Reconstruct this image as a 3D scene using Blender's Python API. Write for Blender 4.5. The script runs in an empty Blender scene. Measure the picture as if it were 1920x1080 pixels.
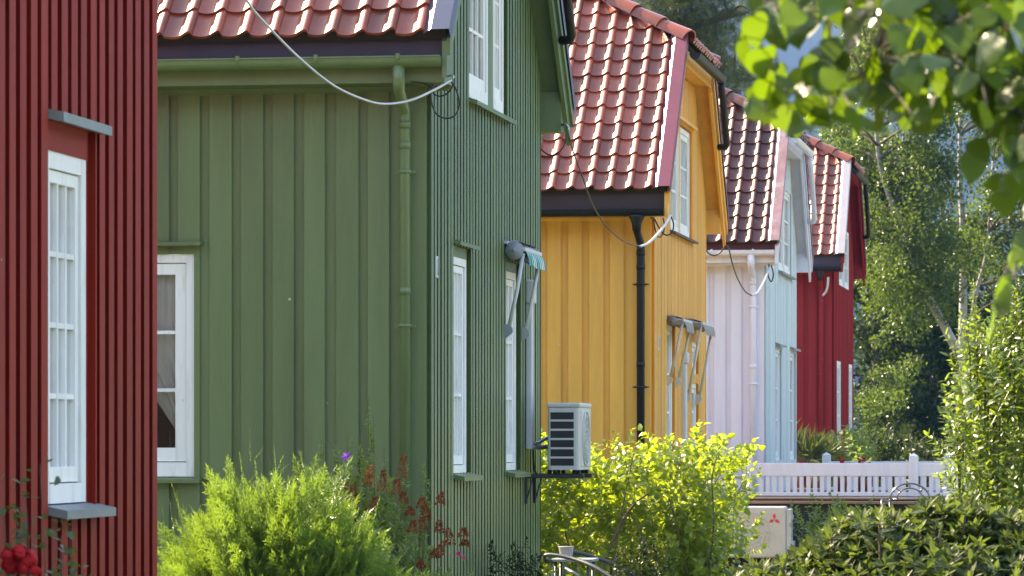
import bpy, bmesh, math, random
import numpy as np
from mathutils import Vector, Matrix
R = math.radians
rnd = random.Random(7)
rng = np.random.default_rng(11)
sc = bpy.context.scene
COL = sc.collection

# ------------------------------------------------------------------ camera, sky, sun, exposure
EYE = 1.75                     # eye height above the garden
TH = R(9.01)                   # the camera looks a little to the left of the row of houses
FPX = 7000.0                   # focal length in pixels of the 1920 wide photograph
HOR = 820.0                    # row of the horizon
FWD = Vector((-math.sin(TH), math.cos(TH), 0)); RGT = Vector((math.cos(TH), math.sin(TH), 0))
cam = bpy.data.cameras.new('camera'); camo = bpy.data.objects.new('camera', cam); COL.objects.link(camo)
camo.location = (0, 0, EYE); camo.rotation_euler = (R(90), 0, TH)
cam.sensor_width = 36; cam.lens = 36 * FPX / 1920; cam.shift_y = (HOR - 540) / 1920
cam.clip_start = 0.5; cam.clip_end = 9000
cam.dof.use_dof = True; cam.dof.focus_distance = 27.5; cam.dof.aperture_fstop = cam.lens / 1000 / 0.0125
sc.camera = camo
SUN_AZ, SUN_EL = 62.0, 37.0    # degrees left of straight down the row, and above the horizon
w = bpy.data.worlds.new('World'); sc.world = w; w.use_nodes = True
nt = w.node_tree; nt.nodes.clear()
sky = nt.nodes.new('ShaderNodeTexSky'); sky.sky_type = 'NISHITA'; sky.sun_disc = False
sky.sun_elevation = R(SUN_EL); sky.sun_rotation = R(-SUN_AZ); sky.air_density = 1.0; sky.dust_density = 0.6; sky.ozone_density = 1.0
bg = nt.nodes.new('ShaderNodeBackground'); bg.inputs[1].default_value = 0.15
wo = nt.nodes.new('ShaderNodeOutputWorld')
nt.links.new(sky.outputs[0], bg.inputs[0]); nt.links.new(bg.outputs[0], wo.inputs[0])
sl = bpy.data.lights.new('sun', 'SUN'); sl.energy = 3.4; sl.angle = R(0.5); sl.color = (1.0, 0.94, 0.84)
slo = bpy.data.objects.new('sun', sl); COL.objects.link(slo)
sdir = Vector((-math.sin(R(SUN_AZ)) * math.cos(R(SUN_EL)), math.cos(R(SUN_AZ)) * math.cos(R(SUN_EL)), math.sin(R(SUN_EL))))
slo.rotation_euler = sdir.to_track_quat('Z', 'Y').to_euler()
sc.view_settings.view_transform = 'Standard'; sc.view_settings.look = 'None'
sc.view_settings.use_white_balance = True; sc.view_settings.white_balance_temperature = 9200; sc.view_settings.white_balance_tint = 10
sc.view_settings.exposure = 2.58; sc.view_settings.gamma = 1; sc.view_settings.use_curve_mapping = False
sc.cycles.max_bounces = 8; sc.cycles.transparent_max_bounces = 12

def P(px, py, Z):
    """world point seen at a pixel of the photograph, Z metres down the view"""
    p = FWD * Z + RGT * ((px - 960) / FPX * Z); p.z = EYE + (HOR - py) / FPX * Z
    return p

# ------------------------------------------------------------------ helpers
def tag(o, label=None, cat=None, group=None, kind=None):
    if label: o['label'] = label
    if cat: o['category'] = cat
    if group: o['group'] = group
    if kind: o['kind'] = kind
    return o
def empty(name, loc=(0, 0, 0), label=None, cat=None, group=None):
    o = bpy.data.objects.new(name, None); COL.objects.link(o); o.location = loc; o.empty_display_size = 0.3
    return tag(o, label, cat, group)

class MB:
    def __init__(s): s.v = []; s.f = []; s.sm = []
    def add(s, vs, fs, smooth=False):
        b = len(s.v); s.v += [tuple(v) for v in vs]; s.f += [tuple(i + b for i in f) for f in fs]; s.sm += [smooth] * len(fs)
    def hexa(s, c):   # 8 corners: 0-3 bottom loop, 4-7 top loop
        s.add(c, [(0, 3, 2, 1), (4, 5, 6, 7), (0, 1, 5, 4), (1, 2, 6, 5), (2, 3, 7, 6), (3, 0, 4, 7)])
    def box(s, x0, x1, y0, y1, z0, z1):
        s.hexa([(x0, y0, z0), (x1, y0, z0), (x1, y1, z0), (x0, y1, z0), (x0, y0, z1), (x1, y0, z1), (x1, y1, z1), (x0, y1, z1)])
    def prism(s, poly, M, o0, o1):   # polygon (a,b) extruded in o by mapping M(a,o,b)
        n = len(poly); vs = [M(a, o0, b) for a, b in poly] + [M(a, o1, b) for a, b in poly]
        s.add(vs, [tuple(range(n))[::-1], tuple(range(n, 2 * n))] + [(i, (i + 1) % n, n + (i + 1) % n, n + i) for i in range(n)])
    def bxm(s, M, u0, u1, o0, o1, z0, z1):
        s.hexa([M(u0, o0, z0), M(u1, o0, z0), M(u1, o1, z0), M(u0, o1, z0), M(u0, o0, z1), M(u1, o0, z1), M(u1, o1, z1), M(u0, o1, z1)])
    def tube(s, pts, r, n=8, closed=False, cap=True):
        pts = [Vector(p) for p in pts]; m = len(pts)
        rs = r if isinstance(r, (list, tuple)) else [r] * m
        vs = []; up = Vector((0.13, 0.31, 0.94))
        for i, p in enumerate(pts):
            a = pts[(i - 1) % m] if (i > 0 or closed) else p; b = pts[(i + 1) % m] if (i < m - 1 or closed) else p
            d = (b - a).normalized()
            x = up - d * up.dot(d)
            if x.length < 1e-3: x = Vector((1, 0, 0)) - d * d.x
            x.normalize(); y = d.cross(x); up = x
            for k in range(n):
                t = 2 * math.pi * k / n; vs.append(p + x * (math.cos(t) * rs[i]) + y * (math.sin(t) * rs[i]))
        fs = []
        for i in range(m if closed else m - 1):
            j = (i + 1) % m
            for k in range(n): fs.append((i * n + k, i * n + (k + 1) % n, j * n + (k + 1) % n, j * n + k))
        if cap and not closed: fs += [tuple(range(n))[::-1], tuple((m - 1) * n + k for k in range(n))]
        s.add(vs, fs, True)
    def build(s, name, m, parent=None, recalc=True):
        me = bpy.data.meshes.new(name); me.from_pydata(s.v, [], s.f); me.polygons.foreach_set('use_smooth', s.sm)
        if recalc:
            bm = bmesh.new(); bm.from_mesh(me); bmesh.ops.recalc_face_normals(bm, faces=bm.faces); bm.to_mesh(me); bm.free()
        me.materials.append(m); o = bpy.data.objects.new(name, me); COL.objects.link(o)
        if parent: o.parent = parent
        return o

def np_mesh(name, V, F, m, parent=None, smooth=False):
    """V (n,3), F (k,3 or 4) numpy -> object"""
    me = bpy.data.meshes.new(name); V = np.ascontiguousarray(V, dtype=np.float32); F = np.ascontiguousarray(F, dtype=np.int32)
    k, q = F.shape
    me.vertices.add(len(V)); me.vertices.foreach_set('co', V.ravel())
    me.loops.add(k * q); me.loops.foreach_set('vertex_index', F.ravel())
    me.polygons.add(k); me.polygons.foreach_set('loop_start', np.arange(0, k * q, q, dtype=np.int32)); me.polygons.foreach_set('loop_total', np.full(k, q, dtype=np.int32))
    me.polygons.foreach_set('use_smooth', np.full(k, smooth))
    me.update(calc_edges=True); me.validate()
    me.materials.append(m); o = bpy.data.objects.new(name, me); COL.objects.link(o)
    if parent: o.parent = parent
    return o

# ------------------------------------------------------------------ materials
def mat(name, col, rough=0.6, var=0.12, scale=4.0, stretch=(1, 1, 1), bump=0.0, bscale=40.0, spec=0.5, metal=0.0, island=0.0, dirt=None, dirtamt=0.0, dscale=1.5, coat=0.0):
    m = bpy.data.materials.new(name); m.use_nodes = True; n = m.node_tree; b = n.nodes['Principled BSDF']
    b.inputs['Roughness'].default_value = rough; b.inputs['Specular IOR Level'].default_value = spec; b.inputs['Metallic'].default_value = metal
    b.inputs['Coat Weight'].default_value = coat
    tc = n.nodes.new('ShaderNodeTexCoord'); mp = n.nodes.new('ShaderNodeMapping'); mp.inputs['Scale'].default_value = stretch
    n.links.new(tc.outputs['Object'], mp.inputs[0])
    nz = n.nodes.new('ShaderNodeTexNoise'); nz.inputs['Scale'].default_value = scale; nz.inputs['Detail'].default_value = 6; nz.inputs['Roughness'].default_value = 0.65
    n.links.new(mp.outputs[0], nz.inputs['Vector'])
    mr = n.nodes.new('ShaderNodeMapRange'); mr.inputs['From Min'].default_value = 0.25; mr.inputs['From Max'].default_value = 0.75
    mr.inputs['To Min'].default_value = 1 - var; mr.inputs['To Max'].default_value = 1 + var
    n.links.new(nz.outputs[0], mr.inputs[0]); val = mr.outputs[0]
    if island:
        g = n.nodes.new('ShaderNodeNewGeometry'); m2 = n.nodes.new('ShaderNodeMapRange')
        m2.inputs['To Min'].default_value = 1 - island; m2.inputs['To Max'].default_value = 1 + island
        n.links.new(g.outputs['Random Per Island'], m2.inputs[0])
        mm = n.nodes.new('ShaderNodeMath'); mm.operation = 'MULTIPLY'; n.links.new(val, mm.inputs[0]); n.links.new(m2.outputs[0], mm.inputs[1]); val = mm.outputs[0]
    vm = n.nodes.new('ShaderNodeVectorMath'); vm.operation = 'SCALE'; vm.inputs[0].default_value = col[:3]
    n.links.new(val, vm.inputs['Scale']); out = vm.outputs[0]
    if dirt:
        dn = n.nodes.new('ShaderNodeTexNoise'); dn.inputs['Scale'].default_value = dscale; dn.inputs['Detail'].default_value = 8; dn.inputs['Roughness'].default_value = 0.7
        n.links.new(mp.outputs[0], dn.inputs['Vector'])
        dr = n.nodes.new('ShaderNodeMapRange'); dr.inputs['From Min'].default_value = 0.52; dr.inputs['From Max'].default_value = 0.72; dr.inputs['To Max'].default_value = dirtamt
        n.links.new(dn.outputs[0], dr.inputs[0])
        mx = n.nodes.new('ShaderNodeMix'); mx.data_type = 'RGBA'; n.links.new(dr.outputs[0], mx.inputs[0]); n.links.new(out, mx.inputs[6]); mx.inputs[7].default_value = (*dirt, 1); out = mx.outputs[2]
    n.links.new(out, b.inputs['Base Color'])
    if bump:
        bn = n.nodes.new('ShaderNodeTexNoise'); bn.inputs['Scale'].default_value = bscale; bn.inputs['Detail'].default_value = 5
        n.links.new(mp.outputs[0], bn.inputs['Vector'])
        bp = n.nodes.new('ShaderNodeBump'); bp.inputs['Strength'].default_value = bump; bp.inputs['Distance'].default_value = 0.004
        n.links.new(bn.outputs[0], bp.inputs['Height']); n.links.new(bp.outputs[0], b.inputs['Normal'])
    return m
def paint(name, col, rough=0.5, **k):
    d = dict(var=0.12, scale=3.0, stretch=(3, 3, 0.35), bump=0.35, bscale=22, spec=0.2, island=0.09); d.update(k)
    m = mat(name, col, rough, **d); n = m.node_tree; b = n.nodes['Principled BSDF']; src = b.inputs['Base Color'].links[0].from_socket
    tc = n.nodes.new('ShaderNodeTexCoord'); vo = n.nodes.new('ShaderNodeTexVoronoi'); vo.inputs['Scale'].default_value = 2.6; n.links.new(tc.outputs['Object'], vo.inputs['Vector'])
    lt = n.nodes.new('ShaderNodeMath'); lt.operation = 'LESS_THAN'; lt.inputs[1].default_value = 0.03; n.links.new(vo.outputs['Distance'], lt.inputs[0])
    am = n.nodes.new('ShaderNodeMath'); am.operation = 'MULTIPLY'; am.inputs[1].default_value = 0.6; n.links.new(lt.outputs[0], am.inputs[0])
    mx = n.nodes.new('ShaderNodeMix'); mx.data_type = 'RGBA'; n.links.new(am.outputs[0], mx.inputs[0]); n.links.new(src, mx.inputs[6])
    mx.inputs[7].default_value = (0.5, 0.49, 0.44, 1); n.links.new(mx.outputs[2], b.inputs['Base Color'])
    return m
def leafmat(name, col, tcol, trans=0.45, rough=0.38, var=0.3, spec=0.5, hue=None):
    """leaf: glossy upper surface over diffuse, with light passing through; every leaf its own shade"""
    m = bpy.data.materials.new(name); m.use_nodes = True; n = m.node_tree; b = n.nodes['Principled BSDF']; out = n.nodes['Material Output']
    b.inputs['Roughness'].default_value = rough; b.inputs['Specular IOR Level'].default_value = spec
    g = n.nodes.new('ShaderNodeNewGeometry')
    cr = n.nodes.new('ShaderNodeValToRGB'); cr.color_ramp.elements[0].color = (*[c * (1 - var) for c in col], 1)
    h = hue or tuple(c * (1 + var) for c in col); cr.color_ramp.elements[1].color = (*h, 1)
    n.links.new(g.outputs['Random Per Island'], cr.inputs[0]); n.links.new(cr.outputs[0], b.inputs['Base Color'])
    t = n.nodes.new('ShaderNodeBsdfTranslucent')
    mx = n.nodes.new('ShaderNodeMix'); mx.data_type = 'RGBA'; mx.blend_type = 'MIX'; mx.inputs[0].default_value = 0.85
    n.links.new(cr.outputs[0], mx.inputs[6]); mx.inputs[7].default_value = (*tcol, 1); n.links.new(mx.outputs[2], t.inputs[0])
    ms = n.nodes.new('ShaderNodeMixShader'); ms.inputs[0].default_value = trans
    n.links.new(b.outputs[0], ms.inputs[1]); n.links.new(t.outputs[0], ms.inputs[2]); n.links.new(ms.outputs[0], out.inputs[0])
    return m
def glassmat(name):
    m = bpy.data.materials.new(name); m.use_nodes = True; n = m.node_tree; n.nodes.remove(n.nodes['Principled BSDF']); out = n.nodes['Material Output']
    t = n.nodes.new('ShaderNodeBsdfTransparent'); t.inputs[0].default_value = (0.86, 0.9, 0.88, 1)
    g = n.nodes.new('ShaderNodeBsdfGlossy'); g.inputs['Roughness'].default_value = 0.03
    f = n.nodes.new('ShaderNodeFresnel'); f.inputs[0].default_value = 1.5
    ms = n.nodes.new('ShaderNodeMixShader'); n.links.new(f.outputs[0], ms.inputs[0]); n.links.new(t.outputs[0], ms.inputs[1]); n.links.new(g.outputs[0], ms.inputs[2]); n.links.new(ms.outputs[0], out.inputs[0])
    return m
M = {}
M['glass'] = glassmat('window glass')
M['white'] = paint('white window paint', (0.72, 0.72, 0.72), 0.4, var=0.05, dirt=(0.4, 0.38, 0.35), dirtamt=0.5, dscale=5)
M['curtain'] = leafmat('white curtain', (0.5, 0.5, 0.48), (0.4, 0.4, 0.38), 0.3, 0.9, 0.05, 0.1)
M['sheer'] = leafmat('grey sheer curtain', (0.72, 0.72, 0.78), (0.3, 0.3, 0.32), 0.1, 0.9, 0.1, 0.1)
M['room'] = mat('dark red room', (0.10, 0.016, 0.014), 0.9)
M['room_dark'] = mat('dark room', (0.03, 0.03, 0.03), 0.9)
M['zinc'] = mat('grey zinc flashing', (0.2, 0.23, 0.24), 0.5, 0.15, 8, spec=0.5, metal=0.3)
M['steel'] = mat('galvanised steel', (0.42, 0.43, 0.45), 0.4, 0.15, 12, metal=0.7)
M['tile'] = mat('red clay roof tile', (0.27, 0.058, 0.030), 0.31, 0.2, 9, spec=0.42, island=0.3, bump=0.4, bscale=60, dirt=(0.10, 0.05, 0.036), dirtamt=0.6, dscale=4)
M['tile_old'] = mat('weathered roof tile', (0.10, 0.026, 0.018), 0.4, 0.3, 9, spec=0.35, island=0.35, bump=0.4, bscale=60, dirt=(0.2, 0.14, 0.12), dirtamt=0.35, dscale=9)
M['under'] = mat('dark roof underlay', (0.03, 0.022, 0.02), 0.8)
M['green'] = paint('green wood paint', (0.112, 0.163, 0.072), 0.38, spec=0.5, dirt=(0.085, 0.098, 0.06), dirtamt=0.55, dscale=1.1)
M['red'] = paint('dark red wood paint', (0.235, 0.018, 0.010), 0.55, spec=0.14, dirt=(0.10, 0.02, 0.014), dirtamt=0.5, dscale=1.3)
M['yellow'] = paint('ochre yellow wood paint', (0.76, 0.38, 0.09), dirt=(0.52, 0.27, 0.09), dirtamt=0.5, dscale=1.1)
M['pale'] = paint('pale white wood paint', (0.65, 0.645, 0.74), dirt=(0.4, 0.38, 0.38), dirtamt=0.3)
M['pale_skytint'] = paint('pale wood paint with sky tint', (0.56, 0.64, 0.66))  # blue cast of sky-lit shade is put into this wall colour
M['red_far'] = paint('bright red wood paint', (0.27, 0.032, 0.034), 0.9, spec=0.0)
M['black'] = mat('black metal', (0.011, 0.010, 0.012), 0.5, spec=0.3)
M['blackcable'] = mat('black cable sheath', (0.012, 0.013, 0.013), 0.5)
M['silver'] = mat('silver cable', (0.5, 0.5, 0.53), 0.35, metal=0.6)
M['fascia_blue'] = mat('dark violet fascia sheet', (0.028, 0.024, 0.05), 0.45, 0.3, 3, dirt=(0.09, 0.03, 0.04), dirtamt=0.6, dscale=1.2)
M['fascia_brown'] = mat('dark brown fascia sheet', (0.035, 0.018, 0.022), 0.5)
M['fascia_red'] = mat('dark red fascia', (0.09, 0.015, 0.02), 0.5)
M['fl_grey'] = mat('blue grey coated flashing', (0.085, 0.085, 0.13), 0.32, 0.1, spec=0.5)
M['fl_pink'] = mat('pink red coated flashing', (0.18, 0.032, 0.05), 0.38, 0.12, spec=0.6)
M['fl_worn'] = mat('worn red flashing', (0.3, 0.16, 0.16), 0.4, 0.3, 9, dirt=(0.36, 0.35, 0.36), dirtamt=0.8, dscale=6)
M['fl_white'] = mat('pale flashing', (0.38, 0.33, 0.34), 0.32, 0.1, spec=0.6)
M['ac'] = mat('light grey appliance shell', (0.46, 0.46, 0.45), 0.45, 0.04)
M['acdark'] = mat('dark grille', (0.012, 0.013, 0.016), 0.45)
M['plastic'] = mat('off white plastic', (0.50, 0.51, 0.54), 0.4, 0.05)
M['grey_plastic'] = mat('grey awning metal', (0.24, 0.27, 0.3), 0.5, 0.06)
M['concrete'] = mat('grey foundation', (0.3, 0.29, 0.28), 0.9, 0.2)
M['iron'] = mat('dark steel', (0.05, 0.05, 0.06), 0.4, metal=0.5)
M['weathered'] = mat('dull grey brown boards', (0.13, 0.12, 0.10), 0.85, 0.2, 4, (3, 3, 0.4))  # dull tone made up for an unseen rear wall, to stop red bounce light
M['shell'] = mat('pale grey shell', (0.40, 0.395, 0.41), 0.5, 0.08, 5, dirt=(0.22, 0.2, 0.17), dirtamt=0.4, dscale=6)
M['emblem'] = mat('red emblem', (0.55, 0.03, 0.05), 0.5)
M['bark'] = mat('brown bark', (0.10, 0.07, 0.05), 0.9, 0.3, 12, bump=0.6)
M['birch_bark'] = mat('birch bark', (0.32, 0.28, 0.27), 0.8, 0.2, 6, (1, 1, 4), 0.4, dirt=(0.04, 0.035, 0.03), dirtamt=0.9, dscale=3)
M['grass'] = mat('lawn', (0.10, 0.13, 0.035), 0.9, 0.35, 1.3, bump=0.8, bscale=60)
M['gravel'] = mat('pale gravel', (0.40, 0.36, 0.30), 0.95, 0.2, 9, bump=0.6, bscale=90)
M['soil'] = mat('soil', (0.05, 0.04, 0.03), 0.95, 0.3)

# ------------------------------------------------------------------ ground and hills
g = MB(); g.add([(-3000, -3000, 0), (3000, -3000, 0), (3000, 3000, 0), (-3000, 3000, 0)], [(0, 1, 2, 3)])
tag(g.build('ground', M['grass'], recalc=False), kind='structure')
g = MB(); g.add([(2.2, -40, 0.004), (9.5, -40, 0.004), (9.5, 62, 0.004), (2.2, 62, 0.004)], [(0, 1, 2, 3)]); tag(g.build('road', M['gravel'], recalc=False), kind='structure')  # unseen pale road, added to bounce sunlight onto the street walls
g = MB(); g.add([(-14, 16.4, 0.004), (-4.4, 16.4, 0.004), (-4.4, 17.6, 0.004), (-14, 17.6, 0.004)], [(0, 1, 2, 3)]); tag(g.build('path', M['gravel'], recalc=False), kind='structure')  # unseen gravel strip, added for warm light bounced up at the walls
M['forest'] = mat('forested mountainside', (0.016, 0.028, 0.018), 0.95, 0.5, 0.012, (1, 1, 0.5), dirt=(0.05, 0.05, 0.05), dirtamt=0.35, dscale=0.006)
def hills():
    na, nr = 120, 12; V = []; F = []
    for i in range(na):
        a = 2 * math.pi * i / na
        top = 385 + 40 * math.sin(2 * a + 0.6) + 22 * math.sin(5 * a + 2) + 12 * math.sin(11 * a) + 8 * math.sin(23 * a + 1)
        for j in range(nr):
            u = j / (nr - 1); r = 1250 + 650 * u
            h = top * (u ** 0.8) + 14 * math.sin(7 * a + 9 * u) * u + 6 * math.sin(31 * a + 20 * u) * u - 1
            V.append((r * math.sin(a), r * math.cos(a), h))
    for i in range(na):
        for j in range(nr - 1):
            k = (i + 1) % na; F.append((i * nr + j, k * nr + j, k * nr + j + 1, i * nr + j + 1))
    o = np_mesh('hills', np.array(V), np.array(F), M['forest'], None, True); tag(o, kind='structure')

# ------------------------------------------------------------------ roof pieces
PROF = [(0.0, 0.014), (0.10, 0.006), (0.24, 0.0), (0.40, 0.0), (0.53, 0.005), (0.60, 0.0125), (0.72, 0.028), (0.82, 0.0405), (0.90, 0.046), (0.97, 0.043), (1.03, 0.012)]
TW, TE = 0.185, 0.232
def tiles(mb, O, U, V, N, ustart, n_cols, vlen, lim, step=-1):
    """pantiles: each tile its own piece, rows lapping; ustart = the right end of the first column, columns go left"""
    rows = int(math.ceil(vlen / TE))
    for r in range(rows):
        jr = rnd.uniform(-0.004, 0.004)
        for c in range(n_cols):
            ua = ustart + step * (c + 1) * TW if step < 0 else ustart + c * TW
            v0 = r * TE - 0.01; v1 = min((r + 1) * TE + 0.03, vlen + 0.04)
            l0, l1 = lim(min(r * TE + TE * 0.3, vlen))
            if ua + TW < l0 + 0.02 or ua > l1 - 0.02: continue
            dv = rnd.uniform(-0.008, 0.008) + jr; dh = rnd.uniform(-0.003, 0.005)
            a = []; b = []; lo = []
            for t, h in PROF:
                u = ua + t * TW
                for vv, hh, L in ((v0 + dv, h + 0.022 + dh, a), (v1, h + 0.001, b), (v0 + dv + 0.002, h + 0.001 + dh, lo)):
                    q0, q1 = lim(max(0, min(vv, vlen))); uu = min(max(u, q0), q1)
                    L.append(O + U * uu + V * vv + N * hh)
            k = len(PROF)
            mb.add(a + b, [(i, i + 1, k + i + 1, k + i) for i in range(k - 1)], True)
            mb.add(lo + a, [(i, i + 1, k + i + 1, k + i) for i in range(k - 1)], False)
def ridge_tiles(mb, A, B, r=0.105, ln=0.33):
    A = Vector(A); B = Vector(B); d = (B - A); L = d.length; d.normalize(); n = max(1, int(L / ln)); ln = L / n
    side = d.cross(Vector((0, 0, 1))).normalized(); up = side.cross(d).normalized()
    if up.z < 0: up = -up
    for i in range(n):
        ends = []
        for (s, rr, ls) in ((i * ln - 0.03, r * 1.08, 0.012), ((i + 1) * ln + 0.02, r * 0.93, 0)):
            c = A + d * s
            ends.append([c + side * (math.cos(t) * rr) + up * (math.sin(t) * rr * 0.95 - 0.035 + ls) for t in [math.pi * (k / 10) for k in range(11)]])
        mb.add(ends[0] + ends[1], [(k, k + 1, 12 + k, 11 + k) for k in range(10)], True)
        inn = [p + (A + d * (i * ln - 0.03) - p) * 0.16 for p in ends[0]]
        mb.add(inn + ends[0], [(k, k + 1, 12 + k, 11 + k) for k in range(10)], False)

def clad(mb, Mp, u0, u1, z0, ztop, start, period, bw, o0, o1, holes):
    """vertical boards on a wall with openings cut out; the last board ends at u1"""
    edges = []
    u = start; jj = 0.07 * period if bw < 1 else 0.0
    while u < u1:
        k = rnd.uniform(-jj, jj); a, b = max(u + min(k, 0) * 0.5, u0), min(u + bw + k, u1)
        if b - a > 0.004: edges.append((a, b))
        u += period
    for a, b in edges:
        cuts = sorted({a, b, *[h for H in holes for h in H[:2] if a < h < b]})
        for p, q in zip(cuts, cuts[1:]):
            if q - p < 0.003: continue
            m = (p + q) / 2; segs = [(z0, None)]
            for H in sorted([H for H in holes if H[0] - 1e-6 <= m <= H[1] + 1e-6], key=lambda h: h[2]):
                zs, _ = segs.pop(); segs.append((zs, H[2])); segs.append((H[3], None))
            jo = rnd.uniform(-0.0012, 0.0012)
            for s, e in segs:
                e0 = ztop(p) if e is None else e; e1 = ztop(q) if e is None else e
                if min(e0, e1) - s < 0.01: continue
                uc = min(0.021, (q - p) * 0.3) if bw < 1 else 0.0   # undercut added to the shape so the board edges turn dark
                mb.hexa([Mp(p + uc, o0, s), Mp(q - uc, o0, s), Mp(q, o1 + jo, s), Mp(p, o1 + jo, s), Mp(p + uc, o0, e0), Mp(q - uc, o0, e1), Mp(q, o1 + jo, e1), Mp(p, o1 + jo, e0)])

def window(parent, Mp, u0, u1, z0, z1, cols, rows, o=-0.02, name='window', curtain='curtain', sash_w=0.045, fr=0.045, bottom=0.05, wm=None, partial=None):
    """casing, sash with glazing bars, glass and curtain; o = where the casing's face lies"""
    wm = wm or M['white']
    f = MB()
    f.bxm(Mp, u0, u0 + fr, o - 0.09, o, z0, z1); f.bxm(Mp, u1 - fr, u1, o - 0.09, o, z0, z1)
    f.bxm(Mp, u0 + fr, u1 - fr, o - 0.09, o - 0.001, z1 - fr, z1); f.bxm(Mp, u0 + fr, u1 - fr, o - 0.09, o + 0.004, z0, z0 + bottom)
    fo = f.build(name, wm, parent)
    a, b, c, d = u0 + fr + 0.004, u1 - fr - 0.004, z0 + bottom + 0.006, z1 - fr - 0.005
    s = MB(); os_ = o - 0.012
    s.bxm(Mp, a, a + sash_w, os_ - 0.04, os_, c, d); s.bxm(Mp, b - sash_w, b, os_ - 0.04, os_, c, d)
    s.bxm(Mp, a + sash_w, b - sash_w, os_ - 0.04, os_ - 0.001, d - sash_w, d); s.bxm(Mp, a + sash_w, b - sash_w, os_ - 0.04, os_ - 0.001, c, c + sash_w * 1.25)
    gu0, gu1, gz0, gz1 = a + sash_w, b - sash_w, c + sash_w * 1.25, d - sash_w
    for i in range(1, cols):
        u = gu0 + (gu1 - gu0) * i / cols; s.bxm(Mp, u - 0.011, u + 0.011, os_ - 0.03, os_ - 0.004, gz0, gz1)
    for i in range(1, rows):
        z = gz0 + (gz1 - gz0) * i / rows; s.bxm(Mp, gu0, gu1, os_ - 0.029, os_ - 0.006, z - 0.011, z + 0.011)
    s.build('sash', wm, fo)
    p = MB(); p.add([Mp(gu0, os_ - 0.022, gz0), Mp(gu1, os_ - 0.022, gz0), Mp(gu1, os_ - 0.022, gz1), Mp(gu0, os_ - 0.022, gz1)], [(0, 1, 2, 3)]); p.build('pane', M['glass'], fo)
    if curtain:
        cu = MB(); n = 40
        spans = [(gu0, gu1)] if partial is None else partial
        for (ca, cb) in spans:
            vs = []
            for i in range(n + 1):
                u = ca + (cb - ca) * i / n; w_ = 0.012 * math.sin(i * 1.15) + 0.006 * math.sin(i * 2.7 + 1)
                vs += [Mp(u, os_ - 0.075 + w_, gz0 - 0.02), Mp(u, os_ - 0.075 + w_ * 0.6, gz1 + 0.02)]
            cu.add(vs, [(2 * i, 2 * i + 2, 2 * i + 3, 2 * i + 1) for i in range(n)], True)
        cu.build('curtain', M[curtain], fo, False)
    return fo
def ledge(parent, Mp, u0, u1, z, proj, m, name, th=0.03, slope=0.02, o0=0.0):
    """a sloping sill or drip cap"""
    b = MB(); b.hexa([Mp(u0, o0, z - th), Mp(u1, o0, z - th), Mp(u1, proj, z - th - slope), Mp(u0, proj, z - th - slope), Mp(u0, o0, z), Mp(u1, o0, z), Mp(u1, proj, z - slope), Mp(u0, proj, z - slope)])
    return b.build(name, m, parent)

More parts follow.
